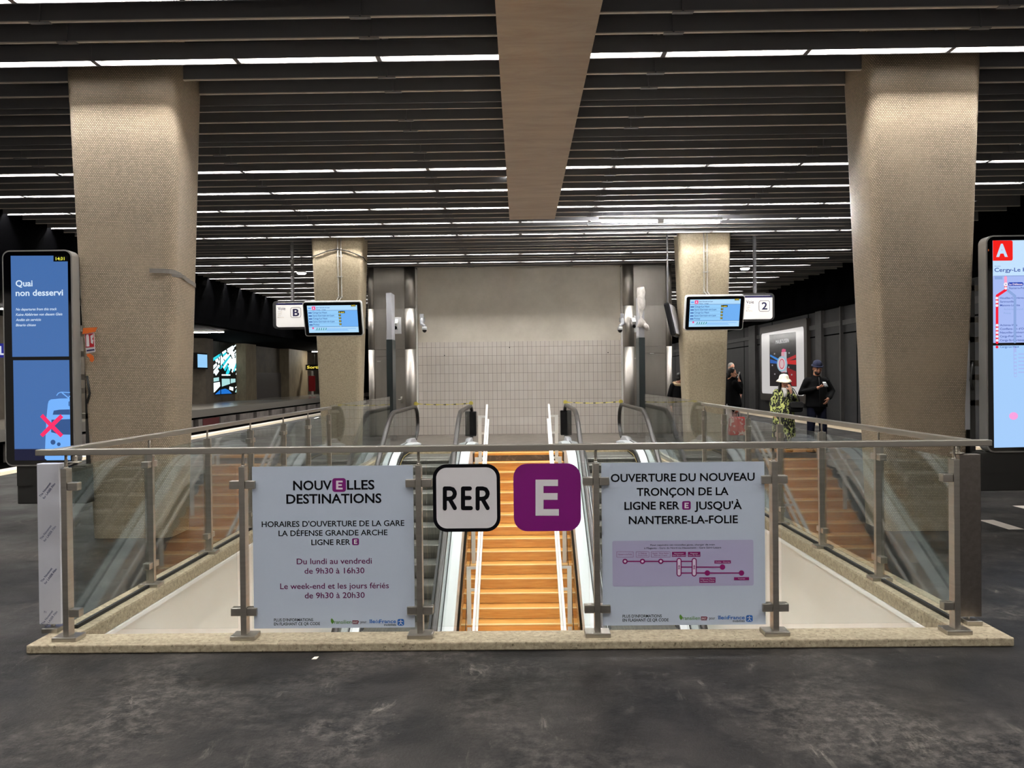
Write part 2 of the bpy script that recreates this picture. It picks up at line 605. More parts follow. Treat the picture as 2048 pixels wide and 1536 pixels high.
# ---- floors
fl = MB()
fl.box(-9.0, PIT_L - 0.16, -5, 22, -0.6, 0).box(PIT_R + 0.16, 9.2, -5, 22, -0.6, 0).box(PIT_L - 0.16, PIT_R + 0.16, -5, PIT_F - 0.03, -0.6, 0)
fl.box(-9.0, -4.3, 22, 90, -0.6, 0).box(4.3, 9.2, 22, 90, -0.6, 0)
struct(fl.build('floor', asphalt), 'dark worn asphalt platform floor around the stairwell', 'floor')
struct(bx(PIT_L - 0.16, PIT_R + 0.16, PIT_B + 0.05, 22, -0.6, 0.0).build('floor_landing', landing_m), 'grey brown landing floor behind the stairs', 'floor')
e1 = MB().box(-9.30, -9.0, -5, 90, -0.6, 0.002).box(9.2, 9.75, -5, 90, -0.6, 0.002)
struct(e1.build('trim_1', edge_m), 'beige paved strip along the platform edges', 'floor')
e2 = MB().box(-9.60, -9.30, -5, 90, -0.5, 0.012).box(9.75, 10.0, -5, 90, -0.5, 0.012)
struct(e2.build('trim_2', coping_m), 'pale coping at the platform edges', 'floor')
struct(MB().box(-18.6, -9.2, -5, 95, -1.3, -1.2).box(9.6, 13.2, -5, 95, -1.3, -1.2).build('floor_track', black_m), 'black track bed', 'floor')
struct(MB().box(-9.2, -9.0, -5, 95, -1.2, -0.6).box(9.2, 9.4, -5, 95, -1.2, -0.6).build('wall_platform_edge', wall_dark), 'dark face below the platform edge', 'wall')

# ---- ceiling: dark slab with hanging blades, open between the blades
cl = MB().box(-9.6, 9.6, -5, 60, 5.10, 5.25)
ceil = struct(cl.build('ceiling', void_m), 'dark ceiling with hanging cross blades', 'ceiling')
PERIOD, LAMP0 = 1.327, 7.57
JX = [-1.33 + 2.75 * k for k in range(-3, 5)]
bl = MB()


def blade(Y):
    xs = [-9.38] + [x for x in JX if -9.3 < x < 9.3] + [9.38]
    for a, b in zip(xs, xs[1:]):
        bl.box(a + 0.008, b - 0.008, Y - 0.010, Y + 0.010, 4.700, 5.02, 0)
        bl.box(a + 0.008, b - 0.008, Y - 0.015, Y + 0.015, 4.690, 4.700, 1)
    for x in xs[1:-1]:
        bl.box(x - 0.09, x + 0.09, Y - 0.024, Y + 0.024, 4.684, 4.690, 0)
        bl.box(x - 0.012, x + 0.012, Y - 0.03, Y + 0.03, 4.70, 5.1, 0)


LIT = {-1, 0, 3, 4, 5, 6, 7, 9, 10, 11, 12, 13, 14, 15, 16, 17, 18, -2, -3, -4, -5, -6, -7}
rows = {}
for n in range(-8, 32):
    L = LAMP0 + PERIOD * n
    blade(L + 0.39)
    blade(L + 0.79)
    if n not in LIT:                              # a dark, empty trough
        bl.box(-9.38, 9.38, L - 0.2, L - 0.185, 4.69, 4.86, 0).box(-9.38, 9.38, L - 0.012, L, 4.69, 4.86, 0)
        bl.box(-9.38, 9.38, L - 0.012, L + 0.004, 4.685, 4.69, 1)
    rows[n] = L
for x in JX:
    bl.box(x - 0.015, x + 0.015, -4, 50, 5.0, 5.1, 0)
o = bl.build('ceiling_blades', [blade_m, flange_m], ceil)

# ---- bulkheads over the platform edges, track ceilings, outer walls
bk = MB().box(-9.7, -9.4, -5, 95, 3.35, 5.2).box(-9.72, -9.38, -5, 95, 3.30, 3.36)
struct(bk.build('wall_bulkhead_left', black_m), 'black bulkhead hanging over the left platform edge', 'wall')
bk = MB().box(9.4, 9.7, -5, 95, 3.75, 5.2).box(9.38, 9.72, -5, 95, 3.70, 3.76)
struct(bk.build('wall_bulkhead_right', black_m), 'black bulkhead hanging over the right platform edge', 'wall')
struct(MB().box(-23.5, -9.7, -5, 95, 4.6, 4.8).box(9.7, 13.5, -5, 95, 4.3, 4.5).build('ceiling_tracks', black_m), 'black ceiling over the tracks', 'ceiling')
wr = MB().box(13.0, 13.3, -5, 95, -1.2, 4.4)
for (pa, pb) in ((1503, 1516), (1638, 1650), (1687, 1689)):
    y0, y1 = at_x(pa, 760, 13).y, at_x(pb, 760, 13).y
    wr.box(12.85, 13.05, y1, y0, -1.2, 4.4, 1)
for y in range(0, 90, 5):
    wr.box(12.985, 13.05, y - 0.02, y + 0.02, -1.2, 4.4, 2)
wr.box(12.93, 13.05, -5, 95, 3.55, 3.75, 1).box(12.97, 13.05, -5, 95, 3.2, 3.25, 2)
wall_mid = noisy('track_wall_rib', srgb(80, 78, 78), srgb(94, 92, 92), 1.5, (0.6, 0.7))
struct(wr.build('wall_right', [wall_dark, wall_mid, black_m]), 'dark grey panelled wall beyond the right track', 'wall')

wl = MB().box(-23.3, -23.0, -5, 100, 0, 4.6)
wl.box(-23.0, -22.9, 66, 75, 0, 2.3, 1).box(-23.0, -22.86, 66, 71, 0, 1.2, 1)
struct(MB().box(-24, 14, 95, 95.2, -1.4, 5.3).build('wall_far_backdrop', black_m), 'black backdrop added to close off the far end of the station', 'wall')  # black sheet added so the world fill does not show behind
struct(wl.build('wall_left', [wall_brown, mat('far_panel', srgb(104, 98, 96), 0.5)]), 'brown wall behind the opposite platform', 'wall')
struct(MB().box(-23, -17.9, -5, 95, -0.42, 0.0).build('floor_opposite', far_floor), 'polished grey floor of the opposite platform', 'floor')
op = MB().box(-18.5, -18.3, -5, 95, -1.2, -0.42, 0)
for i in range(26):
    y = 8 + i * 3.2
    op.box(-18.3, -18.02, y, y + 2.5, -1.2, -0.55, 1)
struct(op.build('wall_opposite_edge', [black_m, noisy('edge_block', srgb(140, 132, 126), srgb(190, 180, 174), 0.8, (0.6, 0.7))]), 'dirty blocks below the opposite platform edge', 'wall')

# ---- back wall between the steel-clad enclosures
wb = MB()
X0, X1, ZT = -2.87, 2.86, 2.62
wb.box(X0, X1, 21.92, 22.3, 0, 5.1, 1)
o0 = len(wb.v)
wb.v += [(X0, 21.9, 0), (X1, 21.9, 0), (X1, 21.9, ZT), (X0, 21.9, ZT), (X0, 21.92, ZT), (X1, 21.92, ZT)]
wb.face((o0, o0 + 1, o0 + 2, o0 + 3), 0, uv=[(0, 0), (X1 - X0, 0), (X1 - X0, ZT), (0, ZT)])
wb.face((o0 + 3, o0 + 2, o0 + 5, o0 + 4), 1)
for (px, py) in ((889, 711), (1019, 695), (1216, 705)):         # drill holes in the tiles
    c = at(px, py, 21.9)
    wb.poly([(c.x + 0.016 * math.cos(a), c.z + 0.016 * math.sin(a)) for a in [k * math.pi / 4 for k in range(8)]], 21.897, 2)
struct(wb.build('wall_back', [tiles, plaster, void_m]), 'white tiled wall with plaster above behind the stairs', 'wall')

# ---- stairwell walls, lower hall
for nm, a, b, s in (('wall_stairwell_left', PIT_L - 0.15, PIT_L - 0.02, -1), ('wall_stairwell_right', PIT_R + 0.02, PIT_R + 0.15, 1)):
    wv = MB().box(a, b, -4, PIT_B + 2, -5.4, -0.06)
    struct(wv.build(nm, cream), 'smooth cream side wall of the stairwell', 'wall')
struct(MB().box(PIT_L - 0.2, PIT_R + 0.2, -4.2, -4, -5.4, -0.6).build('wall_hall_end', cream), 'cream end wall of the lower hall', 'wall')
struct(MB().box(PIT_L - 0.2, PIT_R + 0.2, PIT_B + 1.8, PIT_B + 2, -5.4, -0.6).build('wall_stairwell_back', cream), 'cream wall below the landing', 'wall')
struct(MB().box(PIT_L - 0.2, PIT_R + 0.2, -4, PIT_B + 2, -5.5, -5.2).build('floor_lower_hall', landing_m), 'floor of the lower hall', 'floor')
tr = MB()
for a, b in ((PIT_L, PIT_L + 0.012), (PIT_R - 0.012, PIT_R)):
    tr.box(a - 0.02 * (a < 0), b + 0.02 * (a > 0), PIT_F, PIT_B - 0.2, -0.078, -0.049)
struct(tr.build('trim_3', white_trim), 'white edge strip under the stone kerb', 'trim')

# ---- stone kerb
KO_L, KO_R, KO_F = -2.93, 2.86, 4.525
kb = MB()
kb.box(KO_L, KO_R, KO_F, PIT_F, 0.001, KERB_Z).box(PIT_L, PIT_R, PIT_F - 0.03, PIT_F, -0.05, 0.002)
kb.box(KO_L, PIT_L, PIT_F, PIT_B, 0.001, KERB_Z).box(PIT_R, KO_R, PIT_F, PIT_B, 0.001, KERB_Z)
kb.box(PIT_L - 0.15, PIT_L + 0.003, PIT_F, PIT_B, -0.048, 0.045).box(PIT_R - 0.003, PIT_R + 0.15, PIT_F, PIT_B, -0.048, 0.045)
kerb = struct(kb.build('trim_4', stone, bevel=0.008), 'rough beige stone kerb around the stairwell', 'kerb')

# ---- long wooden panel under the ceiling
pn = MB().box(-0.165, 0.695, -5, 11.15, 4.60, 4.64).box(-0.165, 0.695, 11.156, 14.76, 4.60, 4.64).box(-0.15, 0.68, -5, 14.7, 4.64, 4.69)
pn_o = pn.build('ceiling_panel', plank_m)
tag(pn_o, 'long plywood coloured panel running along the ceiling over the stairs', 'panel')


# ---- columns
def column(name, xc, y0, depth_top, depth_bot, m, label, n=9):
    mb = MB()
    zs = [0.0, 0.6, 1.2, 1.8, 2.4, 3.0, 3.6, 4.1, 4.4, 4.7, 5.1]
    rings = []
    for z in zs:
        t = z / 4.7
        hw = 0.405 + (0.578 - 0.405) * min(t, 1.0)
        dp = depth_bot + (depth_top - depth_bot) * min(t, 1.0)
        yf = y0 + 0.07 * (1 - min(t, 1))
        P = rrect(xc - hw, xc + hw, yf, yf + dp, 0.085 + 0.03 * t, 5)
        rings.append([(p[0], p[1], z) for p in P])
    N = len(rings[0])
    for R in rings:
        mb.v += R
    per = [0.0]
    for k in range(N):
        a, b = rings[5][k], rings[5][(k + 1) % N]
        per.append(per[-1] + math.dist(a, b))
    for i in range(len(zs) - 1):
        for k in range(N):
            k2 = (k + 1) % N
            mb.face((i * N + k, i * N + k2, (i + 1) * N + k2, (i + 1) * N + k), 0, True,
                    uv=[(per[k], zs[i]), (per[k + 1], zs[i]), (per[k + 1], zs[i + 1]), (per[k], zs[i + 1])])
    o = mb.build(name, m)
    return struct(o, label, 'column')


column('column', -4.0, 7.80, 0.66, 0.52, mosaic, 'near left beige mosaic column tapering towards the floor')
column('column', 4.09, 7.80, 0.66, 0.52, mosaic, 'near right beige mosaic column tapering towards the floor')
column('column', -4.0, 17.03, 0.66, 0.52, speckle, 'far left beige column behind the hanging screen')
column('column', 4.09, 17.03, 0.66, 0.52, speckle, 'far right beige column behind the hanging screen')
# columns of the opposite platform
for k, (pa, pb, Xw, m) in enumerate(((396, 421, -22.0, wall_brown), (484, 512, -22.2, pale_col), (572, 614, -22.2, pale_col))):
    ya, yb = at_x(pa, 790, -22.4).y, at_x(pb, 790, -22.4).y
    c = MB()
    c.prism([(Xw - 1, ya), (Xw, ya + 0.4), (Xw, yb - 0.4), (Xw - 1, yb)], 'Z', 0, 4.6)
    struct(c.build('column', m), ['brown column at the left of the stained glass', 'plain pale column at the right of the stained glass',
                                  'pale ribbed column before the yellow sign'][k] + ' on the opposite platform', 'column')

# ---- paint marks on the floor
for k, (xa, ya, yb) in enumerate(((4.94, 7.90, 8.42), (5.86, 8.6, 9.3))):
    o = MB().add([(xa, ya, 0.002), (xa + 0.16, ya, 0.002), (xa + 0.16, yb, 0.002), (xa, yb, 0.002)], [(0, 1, 2, 3)]).build('paint_mark', coping_m)
    tag(o, ['white paint dash on the floor beside the right steel post', 'white paint dash at the right edge of the photo'][k], 'floor marking')
v = at(630, 1317, 4.4)
k_ = 1.6 / (1.6 - v.z)
tag(MB().prism([(v.x * k_ - 0.014, 4.4 * k_ - 0.02), (v.x * k_ + 0.012, 4.4 * k_ - 0.016), (v.x * k_ + 0.016, 4.4 * k_ + 0.022), (v.x * k_ - 0.008, 4.4 * k_ + 0.018)], 'Z', 0.001, 0.004).build('paper_scrap', coping_m),
    'small white paper scrap on the asphalt before the kerb', 'litter')

# ================================================================== ceiling lamps
def make_lamp(ln_=1.375):
    """trough with white inner faces, the tube high inside; its far lip is at y = 0"""
    t = thing('strip_light', 'lit fluorescent strip light between ceiling blades', 'ceiling light')
    hf = ln_ / 2 - 0.0006
    W = 0.135
    h = MB().box(-hf, hf, -W, -W + 0.006, 4.69, 4.84, 1).box(-hf, hf, -0.006, 0.0, 4.69, 4.84, 1).box(-hf, hf, -W, 0, 4.84, 4.85, 1)
    e = hf - 0.022
    h.box(-e, e, -W + 0.006, -W + 0.009, 4.692, 4.84, 0).box(-e, e, -0.009, -0.006, 4.692, 4.84, 0).box(-e, e, -W + 0.009, -0.009, 4.832, 4.84, 0)
    h.box(-hf, -e, -W + 0.006, -0.006, 4.692, 4.84, 1).box(e, hf, -W + 0.006, -0.006, 4.692, 4.84, 1)
    h.box(-e, -e + 0.06, -0.09, -0.045, 4.77, 4.832, 0).box(e - 0.06, e, -0.09, -0.045, 4.77, 4.832, 0)
    h.build('housing', [reflector_m, blade_m], t, local=True)
    MB().tube([(-hf + 0.10, -W / 2, 4.785), (hf - 0.10, -W / 2, 4.785)], 0.016, 8).build('tube', tube_m, t, local=True)
    return t


ORD = ['first', 'second', 'third', 'fourth', 'fifth', 'sixth', 'seventh', 'eighth', 'ninth', 'tenth', 'eleventh', 'twelfth',
       'thirteenth', 'fourteenth', 'fifteenth', 'sixteenth', 'seventeenth', 'eighteenth']
lamp0 = None
vis_rows = [n for n in sorted(rows) if n in LIT and n >= -1]
for ri, n in enumerate(vis_rows):
    L = rows[n] + (0.06 if n == -1 else 0.0)
    xs = []
    for k in range(-7, 8):
        x = -1.33 + 1.375 * (k + 0.5)
        if abs(x) > 8.75 + (0.5 if x < 0 else 0.0):
            continue
        if -0.9 < x - 0.265 < 0.9 and L < 14.8 and n < 6:     # covered by the wooden panel
            pass
        if L > 21.3 and abs(x) < 4.4:
            continue
        if n == -1 and not -5.5 < x < -1:
            continue
        if L > 21.3 and abs(x) < 5.2:
            continue
        xs.append(x)
    left = sorted([x for x in xs if x < 0.1], reverse=True)
    right = sorted([x for x in xs if x >= 0.1])
    rowname = 'nearest lit ceiling row' if ri == 0 else 'farthest lit ceiling row' if ri == len(vis_rows) - 1 else ORD[ri] + ' lit ceiling row'
    for side, lst in (('left', left), ('right', right)):
        for i, x in enumerate(lst):
            if lamp0 is None:
                lamp0 = make_lamp()
                o = lamp0
            else:
                o = copy_tree(lamp0)
            o.location = (x, L, 0)
            o['label'] = '%s strip light %s of the centre line in the %s' % (ORD[i], side, rowname)
            o['group'] = 'ceiling strip lights'
# rows behind the photographer and strips under the slab of the lower hall light the place as well
for n in (-2, -3, -4, -5, -6, -7):
    for x in (-5.6, -2.0, 1.6, 5.2):
        o = copy_tree(lamp0)
        o.location = (x, rows[n], 0)
        o.scale = (2.6, 1, 1)
        o['label'] = 'long strip light in a ceiling row out of view'
        o['group'] = 'strip lights behind the photographer'
hl = None
for (y, z) in ((3.6, -0.6), (2.2, -0.6), (0.6, -0.6)):
    for x in (-1.3, 1.2):
        if hl is None:
            hl = thing('hall_strip_light', 'strip light under the slab in the lower hall', 'ceiling light', (x, y, z), 'lower hall strip lights')
            MB().box(-1.0, 1.0, -0.07, 0.07, -0.05, -0.001).build('housing', white_enamel, hl, local=True)
            MB().box(-0.97, 0.97, -0.05, 0.05, -0.075, -0.05).build('tube', hall_m, hl, local=True)
        else:
            o = copy_tree(hl)
            o.location = (x, y, z)

# bare tube pair hanging a little askew below the blades
t = thing('hanging_tube_light', 'bare twin tube lamp hanging askew near the far right column', 'ceiling light', tuple(at(1321, 443, 14.9)), rot=(0, math.radians(0.85), 0))
MB().box(-1.18, 1.18, -0.03, 0.03, 0.03, 0.08).box(-0.06, 0.06, -0.04, 0.04, -0.02, 0.03).build('housing', white_enamel, t, local=True)
for x in (-0.6, 0.6):
    MB().tube([(x - 0.53, 0, 0), (x + 0.53, 0, 0)], 0.022, 8).build('tube', tube_m, t, local=True)
for s in (-1.1, 1.1):
    MB().tube([(s, 0, 0.08), (s, 0, 0.3)], 0.006, 5).build('hanger', blade_m, t, local=True)

# round discs, exit light
for k, (px, py, Y, lab) in enumerate(((603, 546, 19.0, 'round white disc lamp left of the far left column'), (1490, 537, 19.0, 'round white disc lamp right of the far right column'))):
    c = at(px, py, Y)
    t = thing('disc_lamp', lab, 'ceiling light', tuple(c), 'round disc lamps')
    MB().tube([(0, 0, 0.0), (0, 0, 0.05)], [0.12, 0.10], 16).build('housing', white_enamel, t, local=True)
    MB().tube([(0, 0, -0.03), (0, 0, 0.0)], [0.09, 0.115], 16).build('diffuser', disc_m, t, local=True)
    MB().tube([(0, 0, 0.05), (0, 0, 4.9 - c.z)], 0.008, 6).build('hanger', blade_m, t, local=True)
c = at(1017, 348, 12.3)
t = thing('small_lamp', 'tiny lit box on the left side of the wooden ceiling panel', 'ceiling light', tuple(c))
MB().box(-0.03, 0.045, -0.05, 0.05, -0.05, 0.05).build('housing', white_enamel, t, local=True)
MB().box(-0.035, -0.03, -0.04, 0.04, -0.04, 0.04).box(-0.03, 0.03, -0.052, -0.05, -0.04, 0.04).build('diffuser', disc_m, t, local=True)
# lamps over the opposite platform, and unseen strips added behind the bulkheads as fill
for k, (x, y, ln_) in enumerate(((-19.0, 46, 2.8), (-19.5, 80, 4.0), (-20.0, 30, 3), (-20.5, 20, 3), (-20.5, 43, 3))):  # last three are added to brighten the opposite platform
    t = thing('platform_strip_light', ['strip light on the ceiling at the left end of the opposite platform',
              'strip light far along the opposite platform near the yellow sign', 'fill light added over the near part of the opposite platform',
              'fill light added over the nearest part of the opposite platform', 'fill light added hidden behind the near left column over the opposite platform'][k], 'ceiling light', (x, y, 4.595), 'opposite platform lights')
    MB().box(-ln_ / 2, ln_ / 2, -0.08, 0.08, -0.08, 0).build('housing', white_enamel, t, local=True)
    MB().box(-ln_ / 2 + .03, ln_ / 2 - .03, -0.06, 0.06, -0.12, -0.08).build('tube', plat_lamp_m, t, local=True)
el = None
for s, nm in ((-1, 'left'), (1, 'right')):
    for i in range(9):
        loc = (s * 9.86, 6 + 8 * i, 3.62 if s < 0 else 3.95)
        if el is None:
            el = thing('fill_strip_light', 'strip light behind the left bulkhead over the platform edge', 'ceiling light', loc, 'added platform edge fill lights')
            MB().box(-0.13, 0.13, -3, 3, 0, 0.06).build('housing', white_enamel, el, local=True)
            MB().box(-0.03, 0.03, -2.9, 2.9, -0.03, 0).build('tube', fill_strip_m, el, local=True)
            o = el
        else:
            o = copy_tree(el)
        o.location = loc
        o['label'] = 'unseen fill light added behind the %s bulkhead over the platform edge' % nm
        o['group'] = '%s added platform edge fill lights' % nm
for i in range(6):  # unseen strips added to brighten the edge of the opposite platform
    o = copy_tree(el)
    o.location = (-13.4, 16 + 9 * i, 4.53)
    o['label'] = 'unseen fill light added on the black ceiling over the left tracks'
    o['group'] = 'added track fill lights'

# ================================================================== guardrails
RAIL_Z0, RAIL_Z1 = 1.163, 1.200
GY = 4.63


def post_parts(x, y, parent, along):
    """flat bar post on a base plate with a thin rod up to the rail and clamps on its sides; along = 'X' or 'Y' rail direction"""
    a, b = (0.0175, 0.031) if along == 'X' else (0.031, 0.0175)
    p = bx(x - a, x + a, y - b, y + b, KERB_Z, 1.085).build('post', steel_rail, parent, bevel=0.002)
    pl = bx(x - 0.075, x + 0.075, y - 0.055, y + 0.055, KERB_Z, KERB_Z + 0.026).build('base_plate', steel_rail, p, bevel=0.004)
    MB().tube([(x, y, 1.085), (x, y, 1.093)], 0.013, 10).tube([(x, y, 1.093), (x, y, RAIL_Z0)], 0.0085, 10).build('rod', steel_rail, p)
    return p


def clamp(x, y, z, s, parent, along):
    if along == 'X':
        m = bx(min(x + s * 0.0175, x + s * 0.078), max(x + s * 0.0175, x + s * 0.078), y - 0.026, y + 0.026, z - 0.024, z + 0.024)
    else:
        m = bx(x - 0.026, x + 0.026, min(y + s * 0.0175, y + s * 0.078), max(y + s * 0.0175, y + s * 0.078), z - 0.024, z + 0.024)
    o = m.build('clamp', steel_rail, parent, bevel=0.004)
    return o


PX = [at(px, 1100, GY).x for px in (135, 488.5, 839.5, 1193, 1548, 1909)]
front = thing('guardrail', 'steel and glass guardrail across the front of the stairwell, carrying the signs', 'guardrail', (XC, GY, KERB_Z), 'stairwell guardrails')
bx(-2.905, 2.785, GY - 0.03, GY + 0.03, RAIL_Z0, RAIL_Z1).build('handrail', steel_rail, front, bevel=0.004)
for i, x in enumerate(PX):
    p = post_parts(x, GY, front, 'X')
    for z in (0.976, 0.2145):
        if i > 0:
            clamp(x, GY, z, -1, p, 'X')
        if i < 5:
            clamp(x, GY, z, 1, p, 'X')
for i, (a, b) in enumerate(zip(PX, PX[1:])):
    bx(a + 0.045, b - 0.045, GY - 0.006, GY + 0.006, 0.112, 1.09).build('glass_panel', glass_f, front, bevel=0.002)

YS = [5.83, 6.92, 8.03, 9.15, 10.22, 11.33]
for side, X, nm in ((-1, -2.81, 'left'), (1, 2.68, 'right')):
    g = thing('guardrail', 'steel and glass guardrail along the %s side of the stairwell' % nm, 'guardrail', (X, 8, KERB_Z), 'stairwell guardrails')
    bx(X - 0.03, X + 0.03, GY + 0.05, 11.4, RAIL_Z0, RAIL_Z1).build('handrail', steel_rail, g, bevel=0.004)
    # wide flat end post just behind the front corner
    xa, xb = (at(82, 1100, 4.80).x, at(126, 1100, 4.80).x) if side < 0 else (at(1914, 1100, 4.80).x, at(1957, 1100, 4.80).x)
    ep = bx(xa, xb, 4.77, 4.83, 0.10, 1.098).build('end_post', film_m if side < 0 else steel_dark, g, bevel=0.003)
    ep['label'] = 'end post still wrapped in printed film' if side < 0 else 'wide brown steel end post'
    bx(xa + 0.03, xb - 0.01, 4.74, 4.85, KERB_Z, 0.082).build('base_plate', steel_rail, ep, bevel=0.004)
    bx(xa + 0.06, xb - 0.06, 4.79, 4.81, 0.08, 0.101).build('foot', steel_rail, ep)
    xr = X + (0.03 if side < 0 else 0.01)
    MB().tube([(xr, 4.80, 1.10), (xr, 4.80, RAIL_Z0)], 0.016, 10).tube([(xr, 4.80, 1.10), (xr, 4.80, 1.108)], 0.04, 12).build('rod', steel_rail, ep)
    if side < 0:                                  # printed film: slanted lines of blue lettering
        f = MB()
        for k in range(4):
            for (dz, dx, txt) in ((0.0, 0.0, 'The Novamet'), (-0.012, 0.022, 'for LASER Film')):
                vs, fs, wd, ch = glyphs(txt, 0.01)
                s = 0.0135 / ch
                ca, sa = math.cos(math.radians(52)), math.sin(math.radians(52))
                f.add([(xa + 0.022 + dx + (x_ * ca - y_ * sa) * s, 4.769, 0.92 - 0.265 * k + dz - 0.03 + (x_ * sa + y_ * ca) * s) for x_, y_ in vs], fs)
        f.text('71', xa + 0.03, 0.17, 0.013, 4.769, bold=0.01)
        f.build('film_lettering', film_ink, ep)
    for i, y in enumerate(YS):
        p = post_parts(X, y, g, 'Y')
        for z in (0.976, 0.2145):
            clamp(X, y, z, -1, p, 'Y')
            if i < 5:
                clamp(X, y, z, 1, p, 'Y')
    ys = [GY + 0.12] + YS
    for a, b in zip(ys, ys[1:]):
        bx(X - 0.006, X + 0.006, a + 0.045, b - 0.045, 0.112, 1.075).build('glass_panel', glass_m, g, bevel=0.002)
    bx(X - 0.012, X + 0.012, GY + 0.2, 11.3, KERB_Z, 0.075).build('gasket', black_rub, g)
    # tall panels at the landing end, held at the floor only
    for a, b in ((11.42, 13.60), (13.62, 16.65)):
        bx(X - 0.008, X + 0.008, a, b, KERB_Z, 1.22).build('tall_glass_panel', glass_m, g, bevel=0.002)
    bx(X - 0.02, X + 0.02, 11.4, 16.7, KERB_Z - 0.03, 0.10).build('shoe', steel_rail, g)

# ------------------------------------------------------------------ posters and line signs on the glass
K1, K2 = 3.657, 3.657


def lines(pr, root, name, m, *rows):
    """each printed line is a part of its board"""
    for (s, xa, xb, base, cap, bold) in rows:
        mb = MB()
        pr.text(mb, s, xa, xb, base, cap, bold)
        mb.build(name, m, root)


class Print:
    """writes on a board at y = Y with coordinates measured on an enlargement of the photograph"""
    def __init__(self, ox, oy, k, Y, root, slope=0.012):
        self.ox, self.oy, self.k, self.Y, self.root, self.slope = ox, oy, k, Y, root, slope

    def p(self, cx, cy):
        v = at(self.ox + cx / self.k, self.oy + cy / self.k, self.Y)
        return (v.x, v.z)

    def text(self, mb, s, xa, xb, base, cap, bold=0.0, shear=0.0, mi=0):
        m = self.p((xa + xb) / 2, base)
        x0, x1 = self.p(xa, base)[0], self.p(xb, base)[0]
        h = m[1] - self.p((xa + xb) / 2, base + cap)[1]
        mb.text(s, x0, m[1], h, self.Y, width=x1 - x0, bold=bold, shear=shear, mi=mi)

    def rrect(self, mb, xa, xb, ya, yb, r, mi=0, Y=None):
        c = self.p((xa + xb) / 2, (ya + yb) / 2)
        hw = (self.p(xb, ya)[0] - self.p(xa, ya)[0]) / 2
        hh = (self.p(xa, ya)[1] - self.p(xa, yb)[1]) / 2
        rr = r / self.k * 0.002987 if Y is None else r / self.k * 0.002987
        mb.poly(rrect(c[0] - hw, c[0] + hw, c[1] - hh, c[1] + hh, min(rr, hw * 0.999, hh * 0.999)), Y or self.Y, mi)

    def stroke(self, mb, pts, wd, mi=0, Y=None):
        mb.stroke([self.p(*q) for q in pts], wd / self.k * 0.002987, Y or self.Y, mi)

    def disc(self, mb, cx, cy, r, mi=0, Y=None):
        c = self.p(cx, cy)
        rr = r / self.k * 0.002987
        mb.poly([(c[0] + rr * math.cos(a), c[1] + rr * math.sin(a)) for a in [k * math.pi / 10 for k in range(20)]], Y or self.Y, mi)


def e_icon(pr, root, xa, xb, ya, yb):
    m = MB()
    pr.rrect(m, xa, xb, ya, yb, (xb - xa) * 0.2)
    o = m.build('line_icon', plum if False else purple, root)
    w_, h_ = xb - xa, yb - ya
    m = MB()
    Y = pr.Y - 0.0006
    E = ((.28, .18), (.76, .18), (.76, .31), (.44, .31), (.44, .44), (.70, .44), (.70, .56), (.44, .56), (.44, .69), (.76, .69), (.76, .82), (.28, .82))
    m.poly([pr.p(xa + a * w_, ya + b * h_) for a, b in E], Y)
    m.build('icon_letter', sign_white, o)


def footer(pr, root, dx, dy):
    """small print and partner marks at the foot of both boards"""
    lines(pr, root, 'small_print', ink, ("PLUS D'INFORMATIONS", 322 + dx, 608 + dx, 1326 + dy, 21, 0.012), ('EN FLASHANT CE QR CODE', 322 + dx, 658 + dx, 1355 + dy, 21, 0.012),
          ('pour', 955 + dx, 998 + dx, 1340 + dy, 20, 0), ('mobilités', 1127 + dx, 1215 + dx, 1359 + dy, 17, 0.012))
    m = MB()
    pr.text(m, 'ransilien', 762 + dx, 889 + dx, 1343 + dy, 26, bold=0.005)
    c = [pr.p(x + dx, y + dy) for x, y in ((748, 1346), (738, 1330), (737, 1314), (744, 1303), (754, 1314), (762, 1326), (756, 1338))]
    m.poly(c, pr.Y)
    m.build('green_mark', ink_green, root)
    m = MB()
    m.poly([pr.p(x + dx, y + dy) for x, y in ((895, 1319), (936, 1319), (943, 1326), (936, 1344), (895, 1344))], pr.Y)
    pr.stroke(m, [(898 + dx, 1348 + dy), (938 + dx, 1348 + dy)], 2)
    o = m.build('rail_mark', mat('rail_plum', srgb(110, 14, 50), 0.5), root)
    m = MB()
    pr.text(m, 'SNCF', 899 + dx, 934 + dx, 1338 + dy, 12, bold=0.02, shear=0.2)
    for v in range(len(m.v)):
        m.v[v] = (m.v[v][0], m.v[v][1] - 0.0006, m.v[v][2])
    m.build('mark_letters', sign_white, o)
    m = MB()
    pr.text(m, 'île', 1017 + dx, 1062 + dx, 1339 + dy, 27, bold=0.02)
    pr.text(m, 'de', 1063 + dx, 1092 + dx, 1339 + dy, 27)
    pr.text(m, 'France', 1092 + dx, 1215 + dx, 1339 + dy, 27, bold=0.02)
    pr.rrect(m, 1225 + dx, 1273 + dx, 1309 + dy, 1358 + dy, 12)
    o = m.build('blue_mark', ink_blue, root)
    m = MB()
    Y = pr.Y - 0.0006
    pr.disc(m, 1249 + dx, 1319 + dy, 4, Y=Y)
    pr.stroke(m, [(1234 + dx, 1327 + dy), (1249 + dx, 1327 + dy), (1264 + dx, 1327 + dy)], 4, Y=Y)
    pr.stroke(m, [(1249 + dx, 1328 + dy), (1249 + dx, 1338 + dy), (1237 + dx, 1351 + dy)], 4, Y=Y)
    pr.stroke(m, [(1249 + dx, 1338 + dy), (1262 + dx, 1351 + dy)], 4, Y=Y)
    m.build('mark_figure', sign_white, o)


BY = GY - 0.0105


